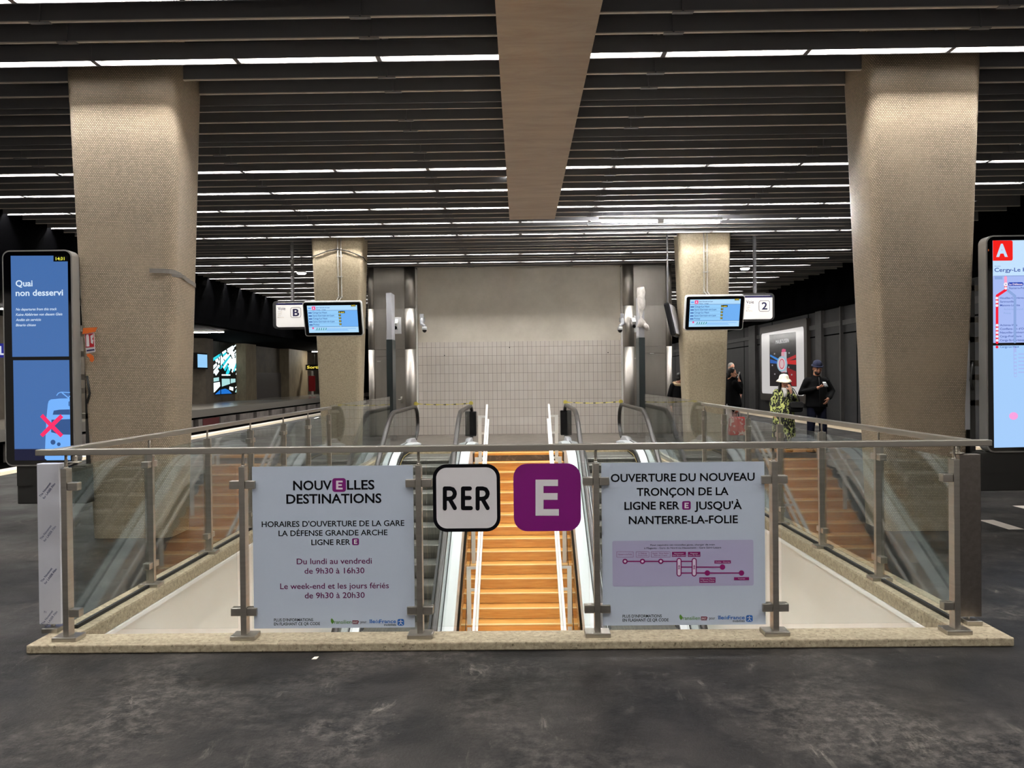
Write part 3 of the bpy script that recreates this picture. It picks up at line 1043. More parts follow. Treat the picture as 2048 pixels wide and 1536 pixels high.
def board(px0, px1, py0, py1, label):
    a, b = at(px0, (py0 + py1) / 2, BY), at(px1, (py0 + py1) / 2, BY)
    c, d = at((px0 + px1) / 2, py0, BY), at((px0 + px1) / 2, py1, BY)
    r = thing('poster_board', label, 'poster', ((a.x + b.x) / 2, BY, d.z), 'printed notices on the guardrail')
    bx(a.x, b.x, BY, BY + 0.004, d.z, c.z).build('board', sign_face, r)
    return r


r1 = board(506, 828, 932, 1256, 'pale grey opening hours notice headed nouvelles destinations on the guardrail glass')
P1 = Print(460, 880, K1, BY - 0.0006, r1)
lines(P1, r1, 'headline', ink, ('NOUV', 462, 745, 365, 68, 0.022), ('LLES', 856, 1057, 361, 68, 0.022), ('DESTINATIONS', 412, 1108, 462, 68, 0.022))
e_icon(P1, r1, 748, 848, 279, 380)
lines(P1, r1, 'station_text', ink, ("HORAIRES D'OUVERTURE DE LA GARE", 232, 1275, 632, 41, 0.014), ('LA DÉFENSE GRANDE ARCHE', 355, 1152, 699, 40, 0.014),
      ('LIGNE RER', 595, 880, 767, 40, 0.014))
e_icon(P1, r1, 893, 943, 719, 769)
lines(P1, r1, 'hours_text', ink_purple, ('Du lundi au vendredi', 488, 1037, 906, 41, 0.008), ('de 9h30 à 16h30', 545, 983, 976, 41, 0.008),
      ('Le week-end et les jours fériés', 367, 1162, 1087, 41, 0.008), ('de 9h30 à 20h30', 547, 985, 1156, 41, 0.008))
footer(P1, r1, 0, 0)

r2 = board(1204, 1530, 924.5, 1250, 'pale grey notice with a purple line map about the new line section')
P2 = Print(1160, 880, K2, BY - 0.0006, r2)
lines(P2, r2, 'headline', ink, ('OUVERTURE DU NOUVEAU', 225, 1278, 301, 57, 0.020), ('TRONÇON DE LA', 415, 1087, 405, 57, 0.020),
      ('LIGNE RER', 325, 728, 508, 57, 0.020), ("JUSQU'À", 838, 1185, 506, 57, 0.020), ('NANTERRE-LA-FOLIE', 357, 1155, 611, 57, 0.020))
e_icon(P2, r2, 747, 810, 447, 510)
m = MB()
P2.rrect(m, 237, 1269, 734, 1068, 14)
mp = m.build('map_panel', lilac, r2)
PM = Print(1210, 1070, 6.606, BY - 0.0012, r2)
m = MB()
PM.text(m, 'Pour rejoindre ces nouvelles gares, changer de train', 600, 1450, 140, 22)
PM.text(m, 'à Magenta - Gare du Nord ou Haussmann - Gare Saint-Lazare', 518, 1535, 180, 22)
m.build('map_note', ink, mp)
m = MB()
for (xa, xb, ya, yb) in ((155, 374, 222, 292), (411, 582, 222, 292), (610, 860, 222, 292)):
    PM.stroke(m, [(xa, ya), (xb, ya), (xb, yb), (xa, yb), (xa, ya)], 3)
PM.text(m, 'Nanterre-la-Folie', 175, 355, 265, 18)
PM.text(m, 'La Défense', 440, 553, 252, 17)
PM.text(m, 'Grande Arche', 433, 560, 275, 13)
PM.text(m, 'Neuilly - Porte Maillot', 627, 845, 252, 17)
PM.text(m, 'Palais des Congrès', 650, 822, 275, 13)
m.build('station_boxes', plum, mp)
m = MB()
for (xa, xb, ya, yb) in ((885, 1070, 222, 288), (1095, 1260, 222, 288), (1446, 1663, 336, 376), (1246, 1460, 560, 632), (1705, 1903, 557, 597)):
    PM.rrect(m, xa, xb, ya, yb, 3)
for pts in (((265, 348), (978, 348)), ((978, 348), (1178, 348)), ((978, 424), (1552, 424)), ((978, 502), (1803, 502))):
    PM.stroke(m, pts, 16)
for (cx, cy, r) in ((265, 348, 35), (495, 348, 35), (737, 348, 35), (1552, 424, 36), (1352, 502, 36), (1803, 502, 36)):
    PM.disc(m, cx, cy, r)
for cx in (978, 1178):
    PM.stroke(m, [(cx, 336), (cx, 515)], 68)
m.build('line_diagram', plum, mp)
m = MB()
Ym = PM.Y - 0.0006
for (cx, cy, r) in ((265, 348, 17), (495, 348, 17), (737, 348, 17)):
    PM.disc(m, cx, cy, r, Y=Ym)
for cx in (978, 1178):
    PM.stroke(m, [(cx, 336), (cx, 515)], 40, Y=Ym)
map_white_m = mat('map_white', srgb(222, 206, 226), 0.5)
m.build('map_highlights', map_white_m, mp)
PM2 = Print(1210, 1070, 6.606, Ym, r2)
lines(PM2, mp, 'station_name', map_white_m, *[(s_, xa, xb, b, 17, 0) for (s_, xa, xb, b) in (
    ('Haussmann', 915, 1038, 252), ('Gare Saint-Lazare', 892, 1063, 277), ('Magenta', 1128, 1226, 252), ('Gare du Nord', 1105, 1250, 277),
    ('Chelles - Gournay', 1458, 1652, 365), ('Villiers-sur-Marne', 1255, 1450, 590), ('Le Plessis-Trévise', 1260, 1445, 618), ('Tournan', 1758, 1850, 585))])
m = MB()
for cx in (978, 1178):
    PM.disc(m, cx, 404, 7, Y=Ym - 0.0006)
    PM.stroke(m, [(cx - 12, 420), (cx, 412), (cx + 12, 420)], 5, Y=Ym - 0.0006)
    PM.stroke(m, [(cx, 412), (cx, 428), (cx - 10, 452)], 6, Y=Ym - 0.0006)
    PM.stroke(m, [(cx, 428), (cx + 9, 452)], 6, Y=Ym - 0.0006)
m.build('walker_pictogram', ink_purple, mp)
footer(P2, r2, -10, -28)

# RER and E signs
PS = Print(820, 860, 3.49, BY - 0.0006, None)
c = at(933, 995, BY)
r = thing('line_sign', 'white rounded square sign with black border and the letters RER', 'sign', (c.x, BY, c.z))
m = MB()
q = [PS.p(160, 474)[0], PS.p(630, 474)[0], PS.p(395, 710)[1], PS.p(395, 238)[1]]
m.prism(rrect(q[0], q[1], q[2], q[3], 0.082, 8), 'Y', BY, BY + 0.004)
m.build('border', ink, r)
m = MB()
m.poly(rrect(q[0] + 0.0205, q[1] - 0.0205, q[2] + 0.0205, q[3] - 0.0205, 0.063, 8), BY - 0.0006)
m.build('face', sign_white, r)
m = MB()
YL = BY - 0.0012
W = 29
for x0 in (243, 472):
    for pts in ([(0, 548), (0, 408)], [(0, 408), (36, 408), (56, 414), (68, 432), (70, 446), (64, 464), (50, 476), (30, 480), (4, 480)], [(34, 482), (70, 545)]):
        PS.stroke(m, [(x0 + a, b) for a, b in pts], W, Y=YL)
for pts in ([(418, 408), (370, 408), (370, 545), (425, 545)], [(370, 474), (416, 474)]):
    PS.stroke(m, pts, W, Y=YL)
m.build('letters', ink, r)

c = at(1094, 994, BY)
r = thing('line_sign', 'purple rounded square sign with a white letter E', 'sign', (c.x, BY, c.z))
q = [PS.p(723, 470)[0], PS.p(1192, 470)[0], PS.p(957, 706)[1], PS.p(957, 234)[1]]
MB().prism(rrect(q[0], q[1], q[2], q[3], 0.082, 8), 'Y', BY, BY + 0.004).build('face', purple, r)
m = MB()
m.poly([PS.p(a, b) for a, b in ((876, 346), (1033, 346), (1033, 391), (932, 391), (932, 440), (1030, 440), (1030, 487), (932, 487), (932, 552), (1039, 552), (1039, 598), (876, 598))], BY - 0.0008)
m.build('letter', sign_white, r)

# ================================================================== wooden stairs, their handrails, escalators
brush_m = mat('brush_line', srgb(150, 132, 72), 0.6)
RISE, GO, Y0S = 0.166, 0.293, 16.40
tread_highlight_m = noisy('tread_highlight_wood', srgb(240, 204, 140), srgb(250, 226, 176), 3.0, (0.4, 0.5), 5, stretch=(0.7, 14, 14))  # paler wood: light falling on the tread edges put into the colour
st = thing('staircase', 'wide orange wooden staircase descending between the two escalators', 'staircase', (XC, 12, -2.5))
for k in range(31):
    y, z = Y0S - GO * k, -RISE * k
    m = bx(XC - 0.93, XC + 0.93, y - 0.012, y + GO, z - 0.04, z - (0.002 if k else -0.001))
    m.box(XC - 0.93, XC + 0.93, y, y + 0.02, z - RISE + 0.002, z - 0.04)
    sp = m.build('step', wood, st)
    if k:
        bx(XC - 0.93, XC + 0.93, y - 0.015, y + 0.035, z - 0.012, z + 0.001).build('tread_highlight', tread_highlight_m, sp)
bx(XC - 0.86, XC + 0.86, Y0S - 0.006, Y0S + 0.002, -RISE + 0.004, -0.045).build('riser_plate', noisy('scuffed_riser', srgb(70, 60, 50), srgb(120, 108, 92), 9, (0.5, 0.6), lo=0.5, hi=0.75), st)
m = MB()
for s in (-1, 1):
    m.sweep([(Y0S + 0.3, -0.35), (Y0S - 31 * GO, -0.35 - 31 * RISE)], [(XC + s * 0.93, -0.2), (XC + s * 0.97, -0.2), (XC + s * 0.97, 0.3), (XC + s * 0.93, 0.3)][::s])
m.build('stringer', wood, st)
bx(XC - 0.93, XC + 0.93, Y0S + 0.29, Y0S + 1.1, 0.0, 0.012).build('door_mat', noisy('mat_rubber', srgb(60, 56, 52), srgb(96, 90, 82), 60, (0.7, 0.8), 2), st)


def zst(y):
    return min(0.0, -(Y0S - y) / GO * RISE)


for s, nm in ((-1, 'left'), (1, 'right')):
    h = thing('stair_handrail', 'white square handrail on the %s side of the wooden stairs' % nm, 'handrail', (XC + s * 0.7, 12, -1.5), 'white stair handrails')
    x = XC + s * 0.655
    path = [(Y0S + 0.05, 1.02)] + [(y, zst(y) + 1.0) for y in (Y0S, 14, 12, 10, 8)]
    MB().sweep(path, [(x - 0.02, -0.045), (x + 0.02, -0.045), (x + 0.02, 0.015), (x - 0.02, 0.015)]).build('rail', white_enamel, h, bevel=0.004)
    for y in (16.2, 14.9, 13.6, 12.3, 11.0, 9.7):
        xp = XC + s * 0.80
        zb = zst(y) - RISE
        p = bx(xp - 0.035, xp + 0.035, y - 0.012, y + 0.012, zb, zst(y) + 0.92).build('post', white_enamel, h, bevel=0.003)
        for dz in (0.90, 0.55):
            bx(min(xp, x), max(xp, x), y - 0.015, y + 0.015, zst(y) + dz - 0.02, zst(y) + dz + 0.02).build('arm', white_enamel, p)
    xr = XC + s * 0.63
    lo = [(y, zst(y) + 0.70) for y in (Y0S, 14, 12, 10, 8)]
    MB().sweep([(Y0S + 0.02, 0.70)] + lo, [(xr - 0.018, -0.025), (xr + 0.018, -0.025), (xr + 0.018, 0.025), (xr - 0.018, 0.025)]).build('lower_rail', white_enamel, h, bevel=0.003)
    # thin cable sagging along the wooden cheek
    MB().tube([(XC + s * (0.86 + 0.012 * math.sin(5 * y)), y, zst(y) + 0.05 + 0.02 * math.sin(9 * y)) for y in [9 + 0.35 * i for i in range(21)]], 0.006, 5).build('cable', black_rub, h)


def zesc(y):
    """level of the escalator steps along its run"""
    k0, k1, sl = 15.75, 14.65, 0.577
    if y >= k0:
        return 0.0
    if y >= k1:
        return -sl * (k0 - y) ** 2 / (2 * (k0 - k1))
    z = -sl * (k0 - k1) / 2 - sl * (k1 - y)
    return max(z, -5.1)


RUN = [19.2, 18.6, 17.5, 16.6, 16.0, 15.75] + [15.75 - 0.11 * i for i in range(1, 11)] + [14, 13, 12, 11, 10, 9, 8, 7.2]


def balustrade(x, root, deck_in, deck_out, inner):
    """deck, glass, rubber handrail with its rounded newel end; deck_in / deck_out = deck edges in x"""
    b = bpy.data.objects.new('balustrade', None)
    COL.objects.link(b)
    b.parent = root
    a0, a1 = sorted((deck_in, deck_out))
    run = [p for p in RUN if p <= 18.4]
    path = [(y, zesc(y)) for y in run]
    d = MB().sweep([(18.75, -0.10)] + path, [(a0, -0.3), (a1, -0.3), (a1, 0.13), (x + 0.05, 0.16), (x - 0.05, 0.16), (a0, 0.13)])
    d.build('deck', deck_m, b)
    MB().sweep([(y, z) for y, z in path if y < 18.2], [(x - 0.014, 0.155), (x + 0.014, 0.155), (x + 0.014, 0.167), (x - 0.014, 0.167)]).build('deck_groove', black_rub, b)
    # glass and newel
    g = MB()
    xs = (x - 0.006, x + 0.006)
    run2 = [y for y in RUN if y <= 18.6]
    N = len(run2)
    for xx in xs:
        g.v += [(xx, y, zesc(y) + 0.15) for y in run2] + [(xx, y, zesc(y) + 0.90) for y in run2]
    for i in range(N - 1):
        g.face((i, i + 1, N + i + 1, N + i))
        g.face((2 * N + i, 3 * N + i, 3 * N + i + 1, 2 * N + i + 1))
        g.face((N + i, N + i + 1, 3 * N + i + 1, 3 * N + i))
    arc = [(18.6 + 0.56 * math.sin(a), 0.525 + 0.375 * math.cos(a)) for a in [math.pi * k / 10 for k in range(11)]]
    g.prism(arc, 'X', xs[0], xs[1])
    g.build('glass_panel', glass_m, b)
    sec = [(x - 0.042, -0.03), (x + 0.042, -0.03), (x + 0.045, 0.0), (x + 0.034, 0.03), (x - 0.034, 0.03), (x - 0.045, 0.0)]
    hp = [(y, zesc(y) + 0.93) for y in RUN if y <= 18.6]
    h = MB()
    # rounded end: rings turned with the arc
    ring = lambda y, z, ty, tz: [(x + sx, y + tz * dz * -1 if False else y - tz * 0 + (dz * -tz), z + dz * ty) for sx, dz in [(q[0] - x, q[1]) for q in sec]]
    pts = [(18.6 + 0.60 * math.sin(a), 0.525 + 0.405 * math.cos(a), math.cos(a), -math.sin(a)) for a in [math.pi * k / 12 for k in range(12, -1, -1)]]
    pts = [(18.2, 0.12, 1, 0)] + pts
    full = []
    for (y, z, ty, tz) in pts[1:]:
        nrm = Vector((0, math.sin(math.atan2(y - 18.6, 1e-9)), 0))
        a = math.atan2((y - 18.6) / 0.60, (z - 0.525) / 0.405)
        full.append([(px_, y + dz * math.sin(a), z + dz * math.cos(a)) for px_, dz in sec])
    for (y, z) in hp[1:]:
        full.append([(px_, y, z + dz) for px_, dz in sec])
    n = len(sec)
    for R in full:
        h.v += R
    for i in range(len(full) - 1):
        for k in range(n):
            k2 = (k + 1) % n
            h.face((i * n + k, (i + 1) * n + k, (i + 1) * n + k2, i * n + k2), 0, True)
    h.face(list(range(n)))
    h.face([(len(full) - 1) * n + k for k in range(n)][::-1])
    h.build('handrail', rubber, b)
    MB().sweep([(y, zesc(y)) for y in RUN if y <= 18.6], [(x - 0.02, 0.885), (x + 0.02, 0.885), (x + 0.02, 0.905), (x - 0.02, 0.905)]).build('handrail_guide', black_rub, b)
    # newel base casing on the deck
    xo = deck_in
    MB().prism([(18.7, 0.0), (18.7, 0.06), (18.3, 0.20), (17.7, 0.215), (17.3, 0.15), (17.3, 0.0)], 'X', x - 0.06, x + 0.06).build('newel_casing', grey_plastic, b, bevel=0.01)
    return b


for s, nm in ((-1, 'left'), (1, 'right')):
    e = thing('escalator', 'stopped escalator on the %s of the wooden stairs' % nm, 'escalator', (XC + s * 1.83, 12, -2.0), 'stopped escalators')
    xi, xo = XC + s * 1.15, XC + s * 2.50
    s0, s1 = XC + s * 1.33, XC + s * 2.33
    bi = balustrade(xi, e, XC + s * 0.965, XC + s * 1.30, True)
    bo = balustrade(xo, e, XC + s * 2.36, XC + s * 2.62, False)
    # black sheet folded over the inner newel
    MB().prism([(18.55, 0.20), (19.0, 0.22), (19.12, 0.5), (19.02, 0.78), (18.6, 0.80)], 'X', *sorted((xi + s * 0.02, xi - s * 0.14))).build('newel_cover', black_plastic, bi, bevel=0.02)
    lo, hi = sorted((s0, s1))
    y = 16.55
    while y > 7.6:
        zt = zesc(y - 0.2) - 0.0
        zn = zesc(y - 0.6)
        m = MB().prism([(y, zt - 0.001), (y - 0.40, zt - 0.001), (y - 0.415, zt - 0.02), (y - 0.41, (zt + zn) / 2 - 0.02), (y - 0.385, min(zn - 0.02, zt - 0.05)), (y, min(zn - 0.02, zt - 0.05))], 'X', lo + 0.004, hi - 0.004)
        m.build('step', step_m, e)
        y -= 0.40
    bx(lo, hi, 16.55, 17.6, -0.05, 0.012).build('comb_plate', steel_pod, e)
    bx(lo, hi, 16.42, 16.62, 0.0, 0.055).build('plank', noisy('dirty_plank', srgb(170, 152, 118), srgb(206, 192, 160), 14, (0.7, 0.8), bump=0.4), e)
    for xx, t in ((lo, 1), (hi, -1)):
        MB().sweep([(yy, zesc(yy)) for yy in RUN if yy <= 16.6], [(xx - 0.02, -0.05), (xx + 0.02, -0.05), (xx + 0.02, 0.11), (xx - 0.02, 0.11)]).build('skirt', black_rub, e)
        MB().sweep([(yy, zesc(yy)) for yy in RUN if yy <= 16.6], [(xx + t * 0.026 - 0.004, 0.03), (xx + t * 0.026 + 0.004, 0.03), (xx + t * 0.026 + 0.004, 0.04), (xx + t * 0.026 - 0.004, 0.04)]).build('skirt_brush', brush_m, e)
    # hazard tape between the two newels
    t = thing('barrier_tape', 'yellow and black barrier tape strung across the %s escalator' % nm, 'tape', ((xi + xo) / 2, 18.9, 0.98), 'barrier tapes')
    m = MB()
    n = 22
    xa, xb = min(xi, xo), max(xi, xo)
    for i in range(n):
        u0, u1 = i / n, (i + 1) / n
        zz = lambda u: 0.985 - 0.03 * 4 * u * (1 - u)
        f0, f1 = 0.011 + 0.006 * math.sin(i * 1.7), 0.011 + 0.006 * math.sin(i * 1.7 + 1.7)
        m.add([(xa + (xb - xa) * u0, 18.9, zz(u0) - f0), (xa + (xb - xa) * u1, 18.9, zz(u1) - f1), (xa + (xb - xa) * u1, 18.9 + 0.006, zz(u1) + f1), (xa + (xb - xa) * u0, 18.9 + 0.006, zz(u0) + f0)], [(0, 1, 2, 3)], 1 if i % 4 == 3 else 0)
    m.build('strip', [yellow, mat('tape_dark', srgb(96, 90, 60), 0.5)], t)
    for x_ in (xa, xb):
        MB().tube([(x_, 18.87, 0.985), (x_, 18.93, 0.985)], 0.050, 12).build('tape_loop', yellow, t)

# ================================================================== steel-clad enclosures at the back wall
def enclosure(name, xa, xb, label, mirror):
    t = thing(name, label, 'lift enclosure', ((xa + xb) / 2, 21.6, 0))
    flip = (lambda a: a) if not mirror else (lambda a: xa + xb - a)
    def fb(m, a, b, *r):
        a, b = sorted((flip(a), flip(b)))
        return m.box(a, b, *r)
    body = MB()
    # cladding between the round corner pillars, upper part bowed a little
    L, R = xa + 0.14, xb - 0.28
    n = 10
    for i in range(n):
        u0, u1 = i / n, (i + 1) / n
        z0, z1 = 3.55 + (4.67 - 3.55) * u0, 3.55 + (4.67 - 3.55) * u1
        y0 = 21.50 - 0.035 * math.sin(math.pi * u0)
        y1 = 21.50 - 0.035 * math.sin(math.pi * u1)
        a, b = sorted((flip(L), flip(R)))
        body.add([(a, y0, z0), (b, y0, z0), (b, y1, z1), (a, y1, z1)], [(0, 1, 2, 3)], 0, True)
    fb(body, L, R, 21.49, 21.9, 2.42, 3.54)
    fb(body, L, R, 21.53, 21.9, 3.5, 4.67)
    fb(body, L, R, 21.47, 21.9, 2.24, 2.41)
    fb(body, L, R, 21.52, 24.0, 0, 2.3)
    body.build('cladding', steel_pod, t)
    for c, r_ in ((xa + 0.07, 0.085), (xb - 0.15, 0.155)):
        for z0, z1 in ((0, 2.41), (2.42, 3.54), (3.55, 4.68)):
            MB().tube([(flip(c), 21.48, z0), (flip(c), 21.48, z1)], r_, 20).build('corner_pillar', steel_pod, t)
    d = MB()
    fb(d, L + 0.03, R - 0.02, 21.49, 21.53, 0.02, 2.20)
    dr = d.build('door', steel_pod, t, bevel=0.006)
    x = flip(R - 0.13)
    MB().tube([(x, 21.49, 1.02), (x, 21.43, 1.02), (x + (0.1 if mirror else -0.1), 21.43, 1.02)], 0.014, 8).tube([(x, 21.47, 1.10), (x, 21.47, 0.92)], 0.035, 10).build('handle', steel_rail, dr)
    x = flip(L + 0.13 if not mirror else R - 0.02)
    bx(x - 0.05, x + 0.05, 21.483, 21.49, 2.08, 2.105).build('label_plate', white_enamel, dr)
    if mirror:
        c = at(1304, 707, 21.46)
        bx(c.x - 0.055, c.x + 0.055, 21.463, 21.47, c.z - 0.012, c.z + 0.012).build('label_plate', white_enamel, t)
    tr = MB()
    fb(tr, xb - 0.045, xb + 0.0, 21.6, 21.93, 0, 4.67)
    tr.build('edge_trim', white_trim, t)


enclosure('lift_enclosure', -4.18, -2.875, 'brushed steel lift enclosure at the left of the tiled wall', False)
enclosure('lift_enclosure', 2.865, 4.20, 'brushed steel lift enclosure at the right of the tiled wall', True)

# dome cameras, box cameras and slim posts beside the enclosures
for s, px, nm in ((1, 849, 'left'), (-1, 1240, 'right')):
    c = at(px, 657, 21.2)
    t = thing('dome_camera', 'white dome camera on a grey bracket at the %s edge of the tiled wall' % nm, 'camera', tuple(c), 'dome cameras')
    MB().tube([(-s * 0.10, 0.25, 0.30), (-s * 0.10, 0.16, 0.14), (0, 0, 0.08), (0, 0, 0.03)], [0.05, 0.045, 0.035, 0.03], 10).box(-s * 0.10 - 0.05, -s * 0.10 + 0.05, 0.2, 0.28, 0.12, 0.42).box(-s * 0.10 - 0.03, -s * 0.10 + 0.03, 0.28, 0.71, 0.22, 0.34).build('bracket', grey_plastic, t, local=True)
    MB().tube([(0, 0, -0.04), (0, 0, 0.05)], [0.075, 0.065], 14).build('housing', white_plastic, t, local=True)
    MB().ball((0, 0, -0.045), (0.062, 0.062, 0.07)).build('dome', black_plastic, t, local=True)
for k, (px, py, nm) in enumerate(((795, 651, 'left'), (1267, 648, 'right'))):
    c = at(px, py, 21.40)
    t = thing('box_camera', 'white box camera on a plate on the %s steel enclosure' % nm, 'camera', tuple(c), 'box cameras')
    bx(-0.10, 0.10, 0.03, 0.07, -0.23, 0.23).build('back_plate', white_plastic, t, local=True, bevel=0.006)
    R = Matrix.Rotation(math.radians(28), 4, 'X')
    MB().box(-0.055, 0.055, -0.26, 0.02, -0.02, 0.12, 0, Matrix.Translation((-0.02, 0, 0.06)) @ R).build('housing', white_plastic, t, local=True, bevel=0.01)
    MB().tube([(-0.02, -0.22, -0.06), (-0.02, -0.27, -0.09)], 0.045, 12).build('lens', black_plastic, t, local=True)
    MB().tube([(-0.02, 0.03, -0.10), (-0.02, -0.08, -0.06), (-0.02, -0.12, 0.0)], 0.02, 8).build('arm', grey_plastic, t, local=True)
for k, (px0, px1, ytop, ymid, nm) in enumerate(((776, 788, 588, 680, 'left'), (1275, 1287, 572, 676, 'right'))):
    Yp = 20.3
    a, b = at(px0, 700, Yp), at(px1, 700, Yp)
    t = thing('slim_post', ('slim post with grey upper half and dark lower half before the left steel enclosure' if k == 0 else
              'slim post wrapped in white plastic at the top before the right steel enclosure'), 'post', ((a.x + b.x) / 2, Yp, 0), 'slim two-tone posts')
    zm, zt = at(px0, ymid, Yp).z, at(px0, ytop, Yp).z
    bx(a.x, b.x, Yp - 0.25, Yp + 0.25, 0, zm).build('lower_panel', mat('post_dark', srgb(40, 48, 50), 0.35), t, bevel=0.004)
    bx(a.x + 0.008, b.x - 0.008, Yp - 0.24, Yp + 0.24, zm, zt - (0.3 if k else 0)).build('upper_panel', grey_plastic, t, bevel=0.004)
    if k:
        m = MB()
        rnd = random.Random(3)
        cx = (a.x + b.x) / 2
        pts = [(cx + rnd.uniform(-.02, .02), Yp - 0.2, zt - 0.06 - 0.13 * i) for i in range(9)]
        m.tube(pts, [0.085 + rnd.uniform(0, .03) - (0.04 if i in (5, 6) else 0) for i in range(9)], 9)
        m.tube([pts[7], (cx + 0.12, Yp - 0.27, pts[7][2] - 0.12), (cx + 0.17, Yp - 0.28, pts[7][2] - 0.20)], [0.06, 0.07, 0.035], 8)
        m.build('plastic_wrapping', plastic_wrap, t)
# grey service tablet edge-on, hanging beside the far right column
t = thing('side_monitor', 'black monitor seen from behind at the left edge of the far right column', 'monitor', tuple(at(1345, 641, 17.2)), rot=(0, 0, math.radians(72)))
R = Matrix.Rotation(math.radians(-12), 4, 'X')
MB().box(-0.5, 0.5, -0.06, 0.06, -0.36, 0.36, 0, R).build('casing', black_plastic, t, local=True, bevel=0.03)
MB().box(-0.47, 0.47, -0.075, -0.058, -0.33, 0.33, 0, R).build('frame', grey_plastic, t, local=True, bevel=0.01)
MB().tube([(0, 0.1, 0), (0.0, 0.1, 2.6)], 0.02, 8).build('hanger', blade_m, t, local=True)

# ================================================================== hanging departure monitors and track signs
screen_blue = emit('screen_blue', srgb(150, 206, 250), 1.0)
screen_band = emit('screen_band', srgb(178, 220, 252), 1.0)
screen_side = emit('screen_side', srgb(112, 176, 244), 1.0)
screen_ink = emit('screen_ink', srgb(30, 70, 150), 1.0)
screen_pink = emit('screen_pink', srgb(244, 70, 140), 1.0)
screen_teal = emit('screen_teal', srgb(60, 150, 160), 1.0)
screen_white = emit('screen_white', srgb(236, 246, 255), 1.0)
screen_yellow = emit('screen_yellow', srgb(250, 226, 90), 1.0)


def departures(root, Y):
    """picture on the screen, local coordinates, 1.08 x 0.60 m"""
    W, H = 1.04, 0.575
    u = lambda f: -W / 2 + f * W
    v = lambda f: H / 2 - f * H
    s = MB().rect(u(0), u(1), v(1), v(0), Y).build('screen', screen_blue, root, local=True)
    MB().rect(u(0), u(1), v(0.18), v(0), Y - .001).rect(u(0), u(1), v(1), v(0.78), Y - .001).build('screen_bands', screen_band, s, local=True)
    MB().rect(u(0.66), u(1), v(0.78), v(0.19), Y - .001).build('screen_side_band', screen_side, s, local=True)
    m = MB()
    m.poly(rrect(u(0.095), u(0.165), v(0.16), v(0.03), 0.012), Y - .002)
    m.poly([(u(0.085) + 0.02 * math.cos(a), v(0.83) + 0.02 * math.sin(a)) for a in [k * math.pi / 6 for k in range(12)]], Y - .002)
    m.build('line_mark', screen_pink, s, local=True)
    m = MB()
    m.text('A', u(0.112), v(0.135), 0.045, Y - .003, bold=0.02, width=0.035)
    m.build('mark_letter', screen_white, s, local=True)
    MB().poly(rrect(u(0.02), u(0.08), v(0.13), v(0.07), 0.01), Y - .002).build('mode_mark', screen_side, s, local=True)
    for txt, f0, f1, z, c in (('Saint-Germain-en-Laye', 0.18, 0.45, 0.095, .026), ('Poissy - Cergy', 0.18, 0.37, 0.165, .022), ('Cergy-Le Haut', 0.10, 0.39, 0.285, .034),
                              ('Saint-Germain-en-Laye', 0.10, 0.53, 0.395, .032), ('Cergy-Le Haut', 0.10, 0.39, 0.505, .034), ('Saint-Germain-en-Laye', 0.10, 0.53, 0.615, .032), ('Poissy', 0.10, 0.22, 0.725, .034)):
        MB().text(txt, u(f0), v(z), c, Y - .002, width=(f1 - f0) * W, bold=0.012).build('destination_text', screen_ink, s, local=True)
    m = MB()
    for i in range(5):
        z = 0.25 + 0.11 * i
        m.poly(rrect(u(0.015), u(0.085), v(z + 0.035), v(z + 0.0), 0.006), Y - .002)
        m.rect(u(0.0), u(0.63), v(z + 0.072), v(z + 0.068), Y - .002)
    m.rect(u(0), u(1), v(0.185), v(0.175), Y - .002).rect(u(0), u(1), v(0.79), v(0.78), Y - .002)
    m.build('train_codes', screen_ink, s, local=True)
    m = MB()
    m.rect(u(0.62), u(0.75), v(0.29), v(0.21), Y - .002)
    for i in range(1, 5):
        m.rect(u(0.62), u(0.665), v(0.29 + 0.11 * i), v(0.215 + 0.11 * i), Y - .002)
    m.rect(u(0.88), u(0.975), v(0.05), v(-0.005), Y - .002)
    bxs = m.build('time_boxes', black_plastic, s, local=True)
    for txt, f0, f1, z in (('à quai', 0.632, 0.735, 0.275), ('4', 0.633, 0.652, 0.385), ('8', 0.633, 0.652, 0.495), ('12', 0.628, 0.657, 0.605), ('15', 0.628, 0.657, 0.715), ('14:31', 0.89, 0.965, 0.04)):
        MB().text(txt, u(f0), v(z), 0.030, Y - .003, width=(f1 - f0) * W, bold=0.02).build('minutes_text', screen_yellow, bxs, local=True)
    m = MB()
    for i in range(5):
        x = u(0.15 + 0.045 * i)
        m.poly([(x, v(0.9)), (x + 0.018, v(0.9)), (x + 0.03, v(0.82)), (x + 0.012, v(0.82))], Y - .002)
    m.rect(u(0.12), u(0.34), v(0.91), v(0.90), Y - .002)
    m.build('crowding_bars', screen_teal, s, local=True)
    m = MB()
    for i, (a, b) in enumerate(((0.35, 0.95), (0.35, 0.78), (0.35, 0.80))):
        m.rect(u(a), u(b), v(0.865 + 0.035 * i), v(0.85 + 0.035 * i), Y - .002)
    m.build('notice_lines', screen_side, s, local=True)


